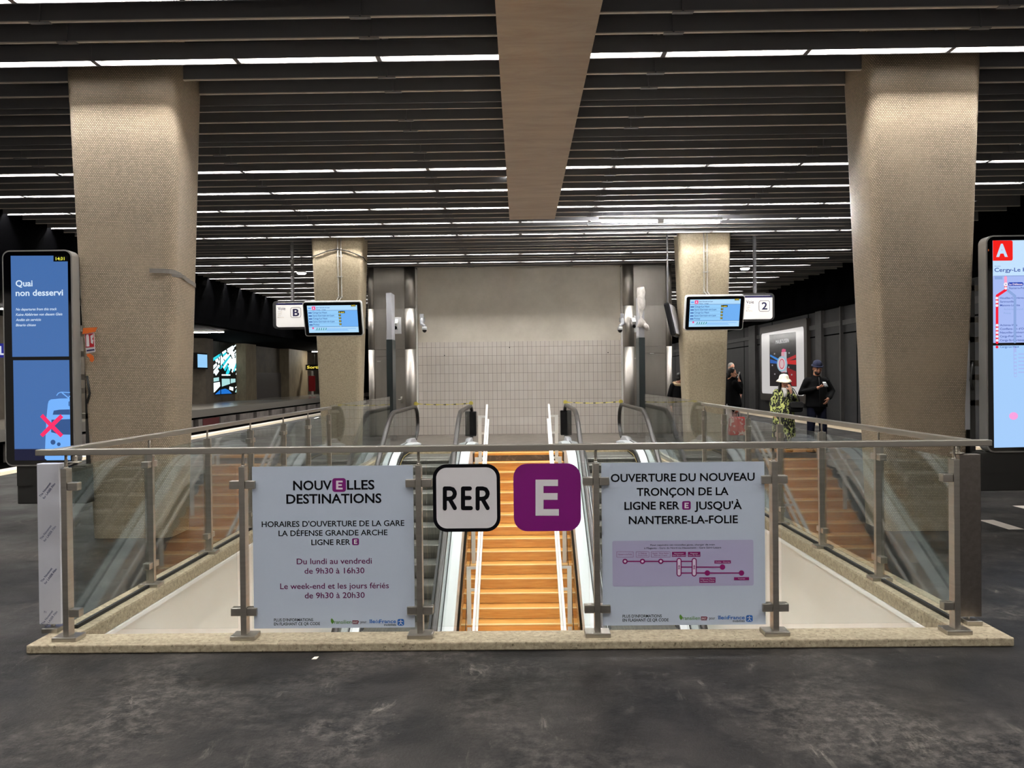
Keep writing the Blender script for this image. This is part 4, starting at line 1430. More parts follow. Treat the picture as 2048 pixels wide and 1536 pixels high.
conduit_m = mat('conduit_grey', srgb(150, 146, 138), 0.5)
for nm, px, py, rotz in (('left', 666.5, 637.5, -1.2), ('right', 1428.5, 625.5, 0.0)):
    c = at(px, py, 16.15)
    t = thing('departure_monitor', 'tilted departure screen hanging in front of the far %s column' % nm, 'screen', tuple(c), 'departure screens',
              rot=(math.radians(16), math.radians(0.0), math.radians(0)))
    MB().prism(rrect(-0.61, 0.61, -0.365, 0.365, 0.05), 'Y', -0.02, 0.09).build('casing', white_plastic, t, local=True)
    MB().prism(rrect(-0.592, 0.592, -0.347, 0.347, 0.04), 'Y', -0.026, -0.019).build('front_glass', screen_off, t, local=True)
    departures(t, -0.0265)
    MB().tube([(0, 0.08, 0.0), (0, 0.30, -0.02), (0, 0.98, -0.24)], 0.03, 8).build('wall_arm', dark_box, t, local=True)
    # conduits down the column face to the monitor
    ccol = -4.0 if nm == 'left' else 4.09
    xw = at(677 if nm == 'left' else 1414, 560, 16.9).x
    cd = thing('conduit', 'pair of thin steel conduits running down the far %s column to its screen' % nm, 'conduit', (xw, 16.9, 3.0), 'column conduits')
    zt = c.z + 0.30
    for dx in (-0.035, 0.035):
        MB().tube([(xw + dx, 17.01, 5.0), (xw + dx, 17.015, 4.0), (xw + dx, 17.04, zt + 0.25), (xw + dx * 0.7, 16.6, zt + 0.05), (xw + dx * 0.7, 16.3, zt - 0.1)], 0.012, 8).build('pipe', conduit_m, cd)
    for z in (4.3, 3.85, 3.4):
        bx(xw - 0.06, xw + 0.06, 17.0, 17.04, z, z + 0.02).build('clip', conduit_m, cd)
if True:
    m = MB()
    z = 4.40
    m.tube([(-4.60, 17.25, 4.30), (-4.57, 17.06, 4.31), (-4.45, 17.0, 4.33), (-4.2, 17.0, 4.42), (-3.98, 17.0, 4.46), (-3.75, 17.0, 4.42), (-3.55, 17.0, 4.34), (-3.42, 17.08, 4.28), (-3.40, 17.3, 4.22)], 0.011, 7)
    tag(m.build('cable', black_rub), 'black cable slung around the top of the far left column', 'cable')

for nm, x0, x1, y0, y1, xp, let in (('left', 545.5, 640, 601, 657, 581, 'B'), ('right', 1462, 1549, 586.5, 641.5, 1513.5, '2')):
    Yv = 17.35 if nm == 'left' else 17.35
    a, b = at(x0, (y0 + y1) / 2, Yv), at(x1, (y0 + y1) / 2, Yv)
    zt, zb = at((x0 + x1) / 2, y0, Yv).z, at((x0 + x1) / 2, y1, Yv).z
    if nm == 'left':
        b.x = -4.62
    else:
        a.x = 4.70
    t = thing('track_sign', 'white track sign with the %s %s hanging beside the far %s column' % ('letter' if let == 'B' else 'number', let, nm), 'sign', ((a.x + b.x) / 2, Yv, zb), 'hanging track signs')
    MB().prism(rrect(a.x, b.x, zb, zt, 0.09), 'Y', Yv, Yv + 0.30).build('casing', mat('sign_casing', srgb(54, 53, 54), 0.5), t)
    fx0, fx1 = (a.x + 0.08, b.x) if nm == 'left' else (a.x, b.x - 0.05)
    MB().prism(rrect(fx0, fx1, zb + 0.035, zt - 0.05, 0.06), 'Y', Yv - 0.012, Yv).build('face', lit_face, t)
    MB().poly([(fx0 + 0.02, zt - 0.055), (fx1 - 0.02, zt - 0.055), (fx1, zt - 0.10), (fx0, zt - 0.10)], Yv - 0.0135).build('blue_band', navy, t)
    kpx = 20.86 / 3.656                                   # one enlarged pixel at this depth in metres, per 1000
    q = lambda cx, cy: at(380 + cx / 3.656, 480 + cy / 3.656, Yv) if nm == 'left' else at(1240 + cx / 3.656, 480 + cy / 3.656, Yv)
    ox, oy = (0, 0) if nm == 'left' else (278, -48)
    def tx(s, xa, xb, base, cap, mm, bold=0.0, part='lettering'):
        p0, p1 = q(xa + ox, base + oy), q(xb + ox, base + oy)
        p2 = q(xa + ox, base + oy - cap)
        MB().text(s, p0.x, p0.z, p2.z - p0.z, Yv - 0.0145, width=p1.x - p0.x, bold=bold).build(part, mm, t)
    tx('Voie', 643, 699, 513, 24, navy, 0.01)
    for i, s in enumerate(('Track', 'Gleis', 'Vía', 'Binario')):
        tx(s, 643, (677, 673, 664, 688)[i], 530 + 13.5 * i, 9, grey_ink)
    if nm == 'left':
        tx(let, 753, 800, 556, 52, navy, 0.03, 'track_letter')
        p0, p1 = q(737, 567), q(812, 493)
    else:
        tx(let, 757, 798, 556, 52, navy, 0.02, 'track_number')
        p0, p1 = q(737 + ox, 571 + oy), q(815 + ox, 491 + oy)
    m = MB()
    P = rrect(p0.x, p1.x, p0.z, p1.z, 0.05)
    for i in range(len(P)):
        m.stroke([P[i], P[(i + 1) % len(P)]], 0.010, Yv - 0.0140)
    m.build('letter_frame', navy, t)
    xp_ = at(xp, 560, Yv).x
    bx(xp_ - 0.025, xp_ + 0.025, Yv + 0.1, Yv + 0.2, zt - 0.01, 5.11).build('hanger', blade_m, t)

# ================================================================== tall information totems fixed to the near columns
tot_frame = mat('totem_frame', srgb(186, 184, 180), 0.35, 0.6)
tot_blue = emit('totem_blue', srgb(66, 108, 170), 1.0)
tot_navy = emit('totem_navy', srgb(14, 18, 50), 1.0)
tot_train = emit('totem_train', srgb(116, 178, 252), 1.0)
tot_white = emit('totem_white', srgb(214, 232, 250), 1.0)
tot_pink = emit('totem_pink', srgb(250, 40, 104), 1.0)
tot_dark = emit('totem_train_window', srgb(48, 84, 140), 1.0)
clock_y = emit('clock_yellow', srgb(240, 240, 80), 1.0)
map_sky = emit('map_sky', srgb(166, 206, 252), 1.0)
map_head = emit('map_head', srgb(196, 226, 254), 1.0)
map_violet = emit('map_violet', srgb(168, 188, 244), 1.0)
map_red = emit('map_red', srgb(250, 24, 54), 1.0)
map_mark = emit('map_mark_red', srgb(244, 26, 20), 1.0)
map_ink = emit('map_ink', srgb(44, 72, 160), 1.0)
map_faint = emit('map_faint', srgb(140, 168, 222), 1.0)
map_white = emit('map_station', srgb(250, 236, 246), 1.0)
map_rose = emit('map_rose', srgb(250, 160, 200), 1.0)
TY = 7.72


def totem(label, px0, px1, py0, py1, pad):
    a, b = at(px0, (py0 + py1) / 2, TY), at(px1, (py0 + py1) / 2, TY)
    zt, zb = at((px0 + px1) / 2, py0, TY).z, at((px0 + px1) / 2, py1, TY).z
    t = thing('information_totem', label, 'information screen', ((a.x + b.x) / 2, TY, zb - 0.4), 'tall information screens')
    MB().prism(rrect(a.x, b.x, zb, zt, 0.075, 6), 'Y', TY, TY + 0.13).build('casing', tot_frame, t)
    MB().prism(rrect(a.x + 0.014, b.x - 0.014, zb + 0.014, zt - 0.014, 0.062, 6), 'Y', TY - 0.004, TY).build('front_glass', screen_off, t)
    # cabinet below, arms and upright at the back towards the column
    ca, cb = (a.x + 0.10, b.x + 0.10) if pad > 0 else (a.x - 0.06, b.x - 0.06)
    bx(ca, cb, TY + 0.02, TY + 0.30, zb - 0.385, zb + 0.0).build('lower_cabinet', dark_box, t, bevel=0.01)
    bx(ca + 0.005, cb - 0.005, TY + 0.012, TY + 0.02, zb - 0.20, zb - 0.005).build('cabinet_panel', dark_box, t)
    xu = b.x if pad > 0 else a.x
    s = 1 if pad > 0 else -1
    lo, hi = sorted((xu + s * 0.02, xu + s * 0.075))
    bx(lo, hi, TY + 0.16, TY + 0.34, zb - 0.02, zb + 1.72).build('upright', dark_box, t)
    lo2, hi2 = sorted((xu - s * 0.02, xu + s * 0.14))
    for z in (zb + 1.62, zb + 1.30, zb + 1.10, zb + 0.86, zb + 0.72, zb + 0.46):
        bx(lo2, hi2, TY + 0.16, TY + 0.30, z, z + 0.055).build('bracket_arm', steel, t)
    lo3, hi3 = sorted((xu + s * 0.085, xu + s * 0.135))
    bx(lo3, hi3, TY + 0.14, TY + 0.30, zb + 0.22, zb + 1.12).build('back_box', grey_plastic, t)
    MB().tube([(xu + s * 0.05, TY + 0.14, zb + 0.62), (xu + s * 0.09, TY + 0.12, zb + 0.72), (xu + s * 0.06, TY + 0.13, zb + 0.9)], 0.012, 6).build('cable', black_rub, t)
    return t


tl = totem('tall twin screen reading Quai non desservi, fixed left of the near left column', 7.5, 147, 500, 932, 1)
YS_ = TY - 0.0046
q3 = lambda cx, cy, Y=YS_: (lambda v: (v.x, v.z))(at(cx / 3.2, 480 + cy / 3.2, Y))
def quad(pts, m, parent, name, dY=0.0):
    mb = MB()
    mb.poly([q3(x, y, YS_ - dY) for x, y in pts], YS_ - dY)
    return mb.build(name, m, parent)
up = quad(((68, 101), (433, 100), (441, 745), (79, 748)), tot_blue, tl, 'upper_screen')
dn = quad(((84, 770), (443, 768), (453, 1409), (94, 1411)), tot_blue, tl, 'lower_screen')
ck = quad(((342, 100), (433, 100), (434, 137), (342, 138)), black_plastic, up, 'clock_box', .0006)
def ttext(s, xa, xb, base, cap, m, parent, bold=0.0, shear=0.0, part='lettering', dY=.0012, qq=q3):
    a, b, c = qq(xa, base), qq(xb, base), qq(xa, base - cap)
    MB().text(s, a[0], a[1], c[1] - a[1], YS_ - dY, width=b[0] - a[0], bold=bold, shear=shear).build(part, m, parent)
ttext('14:31', 357, 413, 129, 19, clock_y, up, 0.02, part='clock')
ttext('Quai', 101, 209, 297, 39, tot_white, up, 0.02)
ttext('non desservi', 101, 404, 358, 39, tot_white, up, 0.02)
for i, (s, xb) in enumerate((('No departures from this track', 364), ('Keine Abfahrten von diesem Gleis', 400), ('Andén sin servicio', 263), ('Binario chiuso', 230))):
    ttext(s, 102, xb, 452 + 33.5 * i, 16, tot_white, up, 0.012, 0.2)
quad(((92, 1338), (452, 1336), (453, 1409), (94, 1411)), tot_navy, dn, 'dark_footer', .0006)
tr_ = quad(((286, 1398), (292, 1250), (298, 1130), (306, 1050), (312, 1030), (326, 1020), (380, 1015), (446, 1013), (452, 1408), (300, 1410)), tot_train, dn, 'train_picture', .0012)
m = MB()
m.poly([q3(x, y) for x, y in ((338, 1118), (345, 1092), (380, 1086), (447, 1084), (448, 1118))], YS_ - .0018)
m.poly([q3(x, y) for x, y in ((330, 1150), (449, 1146), (450, 1246), (380, 1244), (328, 1230))], YS_ - .0018)
for (cx, cy, r_) in ((340, 1294, 16), (377, 1307, 12)):
    c = q3(cx, cy)
    m.poly([(c[0] + r_ * .00156 * math.cos(a), c[1] + r_ * .00156 * math.sin(a)) for a in [k * math.pi / 8 for k in range(16)]], YS_ - .0018)
c = q3(446, 1048)
m.poly([(c[0] - 0.010, c[1] - 0.02), (c[0], c[1] - 0.026), (c[0], c[1] + 0.026), (c[0] - 0.010, c[1] + 0.02)], YS_ - .0018)
m.build('train_windows', tot_dark, tr_)
m = MB()
m.stroke([q3(x, y) for x, y in ((364, 994), (374, 980), (392, 974), (446, 976))], 0.009, YS_ - .0018)
m.stroke([q3(x, y) for x, y in ((398, 978), (440, 1012))], 0.011, YS_ - .0018)
m.stroke([q3(x, y) for x, y in ((440, 1012), (446, 1000))], 0.011, YS_ - .0018)
m.build('pantograph', tot_train, tr_)
m = MB()
m.add([(x, YS_ - .0026, z) for x, z in [q3(a, b) for a, b in ((258, 1131), (275, 1113), (331, 1170), (388, 1115), (406, 1134), (350, 1189), (406, 1246), (388, 1263), (331, 1208), (275, 1262), (257, 1245), (312, 1189))]], [(0, 1, 2, 3, 4, 5, 6, 7, 8, 9, 10, 11)])
o = m.build('red_cross', tot_pink, dn)
if o.data.polygons[0].normal.y > 0:
    o.data.flip_normals()
m = MB().rect(*[q3(465, 1400)[0], q3(470, 1400)[0], q3(465, 1408)[1], q3(465, 1385)[1]], YS_ - .001)
m.build('status_light', map_mark, tl)

tr2 = totem('tall twin screen with red A and line map right of the near right column', 1973, 2113, 470, 904.5, -1)
q8 = lambda cx, cy: (lambda v: (v.x, v.z))(at(1960 + cx / 4.955, 470 + cy / 4.955, YS_))
def quad8(pts, m, parent, name, dY=0.0):
    mb = MB()
    mb.poly([q8(x, y) for x, y in pts], YS_ - dY)
    return mb.build(name, m, parent)
XR = 690
up2 = quad8(((125, 55), (XR, 48), (XR + 6, 1062), (131, 1070)), map_violet, tr2, 'upper_screen')
dn2 = quad8(((130, 1096), (XR + 6, 1090), (XR + 12, 2096), (140, 2108)), map_sky, tr2, 'lower_screen')
quad8(((125, 55), (XR, 48), (XR + 2, 400), (127, 408)), map_head, up2, 'map_header', .0006)
mb = MB()
mb.poly([q8(x, y) for x, y in ((125, 55), (312, 54), (320, 60), (323, 70), (324, 235), (320, 248), (310, 254), (127, 256))], YS_ - .0012)
mk = mb.build('line_mark', map_mark, up2)
def t8(s, xa, xb, base, cap, m, parent, bold=0.0, part='lettering', dY=.0018):
    ttext(s, xa, xb, base, cap, m, parent, bold, 0.0, part, dY, q8)
t8('A', 160, 274, 210, 122, map_head, mk, 0.05, 'mark_letter')
t8('Direction', 143, 203, 314, 9, map_ink, up2)
t8('Cergy-Le Haut', 142, 560, 365, 38, map_ink, up2, 0.012)
m = MB()
m.stroke([q8(137, 407), q8(XR, 400)], 0.003, YS_ - .0012)
m.build('header_rule', map_ink, up2)
m = MB()
m.poly(rrect(*[q8(143, 430)[0], q8(222, 430)[0], q8(143, 440)[1], q8(143, 414)[1]], 0.003), YS_ - .0012)
m.stroke([q8(270, 545), q8(345, 605), q8(345, 1060)], 0.026, YS_ - .0012)
m.build('faint_branch', map_faint, up2)
MB().stroke([q8(253, 420), q8(253, 500)], 0.028, YS_ - .0012).build('past_line', map_rose, up2)
rl = MB().stroke([q8(254, 490), q8(254, 545), q8(168, 602), q8(168, 1068)], 0.026, YS_ - .0018).build('red_line', map_red, up2)
m = MB()
for (x, y) in ((254, 490), (254, 528), (166, 626), (166, 662), (166, 699), (168, 895), (168, 932), (168, 968), (168, 1006), (168, 1044)):
    c = q8(x, y)
    r_ = 0.020 if y == 490 else 0.0135
    m.poly([(c[0] + r_ * math.cos(a), c[1] + r_ * math.sin(a)) for a in [k * math.pi / 8 for k in range(16)]], YS_ - .0024)
m.build('station_dots', map_white, rl)
c = q8(254, 490)
MB().poly([(c[0] + .005 * math.cos(a), c[1] + .005 * math.sin(a)) for a in [k * math.pi / 5 for k in range(10)]], YS_ - .0030).build('here_dot', map_ink, rl)
mb = MB()
mb.poly(rrect(q8(275, 490)[0], q8(430, 490)[0], q8(275, 505)[1], q8(275, 470)[1], 0.017), YS_ - .0012)
nb = mb.build('here_badge', emit('badge_blue', srgb(24, 60, 176), 1.0), up2)
t8('La Défense', 286, 420, 497, 18, map_white, nb, 0.02)
for (s, xa, xb, b_) in (('Nanterre-Préfecture', 288, 520, 536), ('Houilles-Carrières-sur-Seine', 198, 560, 634), ('Sartrouville', 198, 336, 670), ('Maisons-Laffitte', 198, 395, 706),
                        ('Achères-Ville', 198, 368, 903), ("Conflans-Fin d'Oise", 198, 470, 940), ('Neuville-Université', 198, 480, 976), ('Cergy-Préfecture', 198, 410, 1014), ('Cergy-St-Christophe', 198, 470, 1052)):
    t8(s, xa, xb, b_, 19, map_ink, up2, 0.008, dY=.0012)
for (s, xa, xb, b_) in (('Achères-Grand', 234, 425, 745), ('Poissy', 236, 308, 783)):
    t8(s, xa, xb, b_, 18, map_faint, up2, dY=.0012)
t8('Cergy-Le Haut', 198, 385, 1118, 20, map_ink, dn2, 0.008, dY=.0012)
m = MB()
c = q8(168, 1110)
m.poly([(c[0] + .014 * math.cos(a), c[1] + .014 * math.sin(a)) for a in [k * math.pi / 8 for k in range(16)]], YS_ - .0012)
m.build('terminus_dot', map_red, dn2)
m = MB()
m.stroke([q8(345, 1120), q8(350, 1395)], 0.030, YS_ - .0006)
for i in range(6):
    m.stroke([q8(384, 1180 + 36 * i), q8(470, 1180 + 36 * i)], 0.012, YS_ - .0006)
m.build('faint_branch', map_violet, dn2)
m = MB()
for i in range(7):
    c = q8(350, 1172 + 36 * i)
    m.poly([(c[0] + .012 * math.cos(a), c[1] + .012 * math.sin(a)) for a in [k * math.pi / 8 for k in range(16)]], YS_ - .0012)
m.build('faint_stations', map_sky, dn2)
m = MB()
c = (lambda v: (v.x, v.z))(at(2027, 832, YS_))
m.poly([(c[0] + .044 * math.cos(a), c[1] + .038 * math.sin(a)) for a in [k * math.pi / 12 for k in range(24)]], YS_ - .0012)
m.build('pink_spot', emit('spot_pink', srgb(250, 164, 226), 1.0), dn2)
MB().poly([(q8(84, 150)[0] + .006 * math.cos(a), q8(84, 150)[1] + .012 * math.sin(a)) for a in [k * math.pi / 5 for k in range(10)]], YS_ - .001).build('status_light', orange_tape, tr2)

# fire extinguisher sign under orange tape, bits of grey tape on the columns
FY = 7.80
q4 = lambda cx, cy: (lambda v: (v.x, v.z))(at(cx / 4.268, 600 + cy / 4.268, FY))
c = q4(768, 360)
fs = thing('fire_sign', 'small red and white fire extinguisher sign taped to the near left column', 'sign', (c[0], FY, c[1]))
def fpoly(pts, m, name, d=0.0, parent=None):
    mb = MB()
    mb.prism([q4(*p) for p in pts], 'Y', FY - 0.003 - d, FY + 0.0 - d)
    return mb.build(name, m, parent or fs)
fpoly(((720, 278), (803, 272), (814, 443), (738, 456)), sign_white, 'plate')
fpoly(((728, 292), (800, 286), (806, 400), (735, 408)), red_print, 'red_field', .003)
fpoly(((738, 310), (742, 296), (756, 294), (762, 312), (766, 396), (742, 398)), sign_white, 'extinguisher_pictogram', .006)
fpoly(((776, 306), (786, 300), (798, 290), (797, 318), (788, 336), (800, 340), (796, 376), (780, 366)), sign_white, 'flame_pictogram', .006)
fpoly(((742, 426), (808, 418), (809, 430), (743, 440)), navy, 'caption', .003)
fpoly(((708, 292), (716, 240), (836, 233), (818, 272), (760, 284)), orange_tape, 'tape_strip', .009)
fpoly(((742, 462), (770, 458), (800, 478), (807, 512), (790, 533), (770, 520), (768, 496), (746, 478)), orange_tape, 'tape_strip', .004)
for k, (pts, Yt, lab) in enumerate(((((345, 548), (368, 551), (367, 556), (344, 553)), 7.80, 'short grey tape scrap on the front of the near left column'),
                                    (((1738.5, 520), (1742.5, 520), (1743, 562), (1739, 562)), 8.0, 'upright strip of grey tape on the near right column'))):
    m = MB()
    m.prism([(lambda v: (v.x, v.z))(at(x, y, Yt)) for x, y in pts], 'Y', Yt - 0.012, Yt - 0.008 + 0.05)
    tag(m.build('tape_strip', grey_tape), lab, 'tape', 'grey tape on the columns')
m = MB()                                            # band wrapped round the inner corner of the left column
path = [(-3.74, 7.826, 2.725, 0, -1), (-3.60, 7.826, 2.72, 0, -1), (-3.545, 7.838, 2.715, 0.5, -0.87), (-3.508, 7.872, 2.71, 0.87, -0.5), (-3.492, 7.93, 2.70, 1, 0), (-3.490, 8.12, 2.665, 1, 0), (-3.490, 8.33, 2.63, 1, 0)]
for off in (0.004, 0.007):
    for (x, y, z, nx, ny) in path:
        for dz in (-0.022, 0.022):
            m.v.append((x + nx * off, y + ny * off, z + dz))
n = len(path)
for i in range(n - 1):
    a, b, c_, d_ = 2 * i, 2 * i + 1, 2 * i + 3, 2 * i + 2
    m.face((a, b, c_, d_))
    m.face((2 * n + a, 2 * n + d_, 2 * n + c_, 2 * n + b))
tag(m.build('tape_strip', grey_tape), 'grey tape wrapped over the inner edge of the near left column', 'tape', 'grey tape on the columns')

# ================================================================== advert on the right wall, stained glass on the left
AX = 12.84
def qa(px, py):
    v = at_x(px, py, AX)
    return (v.y, v.z)
yl, yr = qa(1521, 700)[0], qa(1614.5, 700)[0]
ztop, zbot = qa(1568, 660)[1], 0.62
ad = thing('advertising_board', 'backlit watch advert in a brown frame on the right track wall', 'advert', (AX, (yl + yr) / 2, zbot))
ad_frame = mat('advert_frame', srgb(92, 84, 78), 0.5)
MB().prism(rrect(yr, yl, zbot - 0.35, ztop + 0.35, 0.12), 'X', AX - 0.02, AX + 0.16).build('frame', ad_frame, ad)
adv_white = emit('advert_white', srgb(196, 192, 190), 1.0)
MB().prism(rrect(yr + 0.35, yl - 0.30, zbot, ztop, 0.15), 'X', AX - 0.035, AX - 0.02).build('lit_panel', adv_white, ad)
def adpoly(pts, m, name, d):
    mb = MB()
    n = len(pts)
    P = [(AX - 0.036 - d, *qa(*p)) for p in pts]
    mb.add(P, [tuple(range(n))])
    o = mb.build(name, m, ad)
    if o.data.polygons[0].normal.x > 0:
        o.data.flip_normals()
    return o
qc = lambda cx, cy: (1240 + cx / 3.656, 480 + cy / 3.656)
adpoly([qc(*p) for p in ((1098, 694), (1292, 672), (1298, 1072), (1101, 1068))], emit('advert_dark', srgb(34, 31, 33), 1.0), 'poster', 0.002)
for k, (pts, col) in enumerate(((((1168, 870), (1105, 838), (1103, 850), (1165, 886)), (52, 128, 210)), (((1165, 890), (1104, 872), (1104, 900), (1165, 905)), (40, 90, 170)),
                                (((1225, 868), (1292, 838), (1293, 862), (1226, 890)), (170, 40, 44)), (((1226, 884), (1294, 876), (1295, 912), (1226, 906)), (190, 40, 40)),
                                (((1222, 930), (1292, 960), (1296, 1068), (1262, 1066)), (130, 30, 34)), (((1190, 800), (1200, 795), (1218, 800), (1214, 850), (1186, 850)), (200, 70, 110)))):
    adpoly([qc(*p) for p in pts], emit('advert_ray', srgb(*col), 1.0), 'light_ray', 0.004)
def ring(cx, cy, rx, ry, n=24):
    return [qc(cx + rx * math.cos(2 * math.pi * i / n), cy + ry * math.sin(2 * math.pi * i / n)) for i in range(n)]
adpoly([qc(*p) for p in ((1186, 820), (1214, 818), (1216, 968), (1186, 968))], emit('strap_pink', srgb(206, 150, 160), 1.0), 'watch_strap', 0.006)
adpoly([qc(*p) for p in ((1208, 818), (1224, 818), (1226, 968), (1212, 968))], emit('strap_pale', srgb(176, 180, 186), 1.0), 'watch_strap', 0.007)
adpoly(ring(1192, 906, 38, 58), emit('watch_case', srgb(150, 180, 196), 1.0), 'watch_case', 0.008)
adpoly(ring(1190, 906, 27, 46), emit('watch_bezel', srgb(214, 196, 200), 1.0), 'watch_bezel', 0.009)
adpoly(ring(1190, 906, 20, 38), emit('watch_rim', srgb(196, 66, 96), 1.0), 'watch_rim', 0.010)
adpoly(ring(1190, 906, 15, 31), emit('watch_dial', srgb(206, 178, 182), 1.0), 'watch_dial', 0.011)
vs, fs_, wd, ch = glyphs('MAUBOUSSIN', 0.0)
pa, pb, pc = qa(*qc(1145, 760)), qa(*qc(1240, 752)), qa(*qc(1145, 733))
mb = MB()
mb.add([(AX - 0.040, pa[0] + (pb[0] - pa[0]) * x / wd, pa[1] + (pc[1] - pa[1]) * y / ch) for x, y in vs], fs_)
o = mb.build('advert_lettering', emit('advert_text', srgb(206, 204, 206), 1.0), ad)
for (cx, cy) in ((1136, 832), (1243, 826), (1120, 916), (1240, 930), (1138, 980), (1262, 985)):
    adpoly(ring(cx, cy, 5, 6, 10), emit('advert_gem', srgb(150, 146, 150), 1.0), 'gem_dot', 0.006)

GX = -22.89
def qg(cx, cy):
    v = at_x(380 + cx / 6.4, 640 + cy / 6.4, GX)
    return (v.y, v.z)
y0, y1 = qg(270, 700)[0], qg(688, 700)[0]
z0, z1 = qg(480, 950)[1], qg(480, 290)[1]
gl_ = thing('stained_glass', 'backlit blue and white stained glass panel on the opposite platform', 'artwork', (GX, (y0 + y1) / 2, z0))
MB().box(GX - 0.1, GX, y0, y1, z0, z1).build('dark_leading', mat('leading', srgb(8, 10, 12), 0.4), gl_)
lit = {'white': emit('glass_white', srgb(226, 244, 246), 1.6), 'cyan': emit('glass_cyan', srgb(40, 190, 206), 1.3), 'blue': emit('glass_blue', srgb(26, 104, 190), 1.3), 'pale': emit('glass_pale', srgb(160, 206, 206), 1.2)}
rnd = random.Random(11)
YY = lambda u: y0 + (y1 - y0) * u
ZZ = lambda v: z0 + (z1 - z0) * v
groups = {k: MB() for k in lit}
def gpoly(k, pts):
    P = [(GX + 0.004, YY(max(0.0, min(1.0, u))), ZZ(max(0.0, min(1.0, v)))) for u, v in pts]
    groups[k].add(P, [tuple(range(len(P)))])
for i in range(15):                                # bars fanning out from the upper right
    a = math.radians(207 + i * 3.4)
    r = 0.10 + rnd.uniform(0, 0.08)
    while r < 1.25:
        le = rnd.uniform(0.08, 0.34)
        u0_, v0_ = 1.02 + r * math.cos(a), 1.12 + r * math.sin(a) * 0.95
        u1_, v1_ = 1.02 + (r + le) * math.cos(a), 1.12 + (r + le) * math.sin(a) * 0.95
        wn = 0.008 + 0.016 * r
        nx, ny = -math.sin(a) * wn, math.cos(a) * wn
        if min(u0_, u1_) > -0.06 and min(v0_, v1_) > 0.33 and max(u0_, u1_) < 1.0 and max(v0_, v1_) < 1.02:
            gpoly('cyan' if rnd.random() < 0.16 else 'white', [(u0_ - nx, v0_ - ny), (u1_ - nx * 1.3, v1_ - ny * 1.3), (u1_ + nx * 1.3, v1_ + ny * 1.3), (u0_ + nx, v0_ + ny)])
        r += le + rnd.uniform(0.02, 0.05)
for (k, pts) in (('cyan', ((0.42, 0.40), (0.52, 0.40), (0.66, 0.63), (0.56, 0.64))), ('white', ((0.30, 0.36), (0.56, 0.36), (0.56, 0.385), (0.30, 0.385))), ('cyan', ((0.88, 0.36), (0.97, 0.36), (0.97, 0.62), (0.90, 0.60))),
                 ('white', ((0.70, 0.46), (0.85, 0.48), (0.85, 0.52), (0.70, 0.50))), ('white', ((0.02, 0.02), (0.10, 0.06), (0.25, 0.16), (0.24, 0.24), (0.02, 0.22))), ('pale', ((0.02, 0.24), (0.22, 0.26), (0.22, 0.33), (0.02, 0.31))),
                 ('pale', ((0.30, 0.15), (0.55, 0.20), (0.54, 0.30), (0.30, 0.30))), ('pale', ((0.57, 0.21), (0.72, 0.23), (0.72, 0.30), (0.57, 0.30))), ('white', ((0.75, 0.24), (0.98, 0.25), (0.98, 0.30), (0.75, 0.30))),
                 ('blue', ((0.10, 0.01), (0.60, 0.01), (0.50, 0.08), (0.40, 0.11), (0.24, 0.09))), ('white', ((0.52, 0.09), (0.64, 0.06), (0.65, 0.13), (0.53, 0.15))), ('pale', ((0.70, 0.03), (0.80, 0.02), (0.88, 0.09), (0.75, 0.10))),
                 ('white', ((0.70, 0.11), (0.96, 0.18), (0.96, 0.20), (0.72, 0.14))), ('white', ((0.92, 0.02), (0.99, 0.02), (0.99, 0.06), (0.93, 0.05)))):
    gpoly(k, pts)
for k, mb in groups.items():
    o = mb.build('lit_glass', lit[k], gl_)
    for p in o.data.polygons:
        if p.normal.x < 0:
            p.flip()
m = MB()
for u in (0.26, 0.93):
    m.box(GX + 0.005, GX + 0.02, YY(u) - 0.06, YY(u) + 0.06, z0, z1)
m.build('upright_bar', mat('leading_bar', srgb(8, 10, 12), 0.4), gl_)

# bits and pieces across the left tracks
c = at_x(402, 722, -21.9)
t = thing('platform_screen', 'small lit blue screen on the brown column of the opposite platform', 'screen', tuple(c))
bx(-0.4, 0.1, -0.9, 0.9, -0.55, 0.55).build('casing', black_plastic, t, local=True)
bx(0.1, 0.11, -0.8, 0.8, -0.45, 0.45).build('screen', screen_blue, t, local=True)
c = at_x(624, 770, -21.0)
t = thing('red_kiosk', 'red panel on a white pole on the opposite platform', 'panel', (c.x, c.y, 0))
bx(-0.33, 0.33, -0.05, 0.05, 0.45, 2.0).build('panel', red_print, t, local=True, bevel=0.02)
bx(-0.10, 0.10, 0.06, 0.12, 0, 2.5).build('pole', white_enamel, t, local=True)
c = at_x(629, 736, -21.0)
t = thing('exit_sign', 'lit yellow exit sign above the opposite platform', 'sign', tuple(c))
bx(-0.9, 0.9, -0.05, 0.05, -0.2, 0.35).build('casing', black_plastic, t, local=True)
MB().text('Sortie', -0.75, -0.05, 0.28, -0.06, width=1.5, bold=0.02).build('lettering', screen_yellow, t, local=True)
MB().tube([(0, 0, 0.3), (0, 0, 4.6 - c.z)], 0.03, 6).build('hanger', blade_m, t, local=True)
c = at(4, 701, 24)
t = thing('station_sign', 'blue station name sign cut off at the left edge of the photograph', 'sign', tuple(c))
bx(-2.0, 0.22, 0, 0.08, -0.22, 0.22).build('board', mat('sign_blue', srgb(26, 34, 150), 0.4, emit=srgb(26, 34, 150), estr=0.5), t, local=True)
MB().text('La', -0.06, -0.13, 0.27, -0.004, width=0.26, bold=0.02).build('lettering', emit('sign_letters', srgb(220, 226, 240), 1.0), t, local=True)
MB().tube([(-0.9, 0.04, 0.2), (-0.9, 0.04, 4.6 - c.z)], 0.03, 6).build('hanger', blade_m, t, local=True)
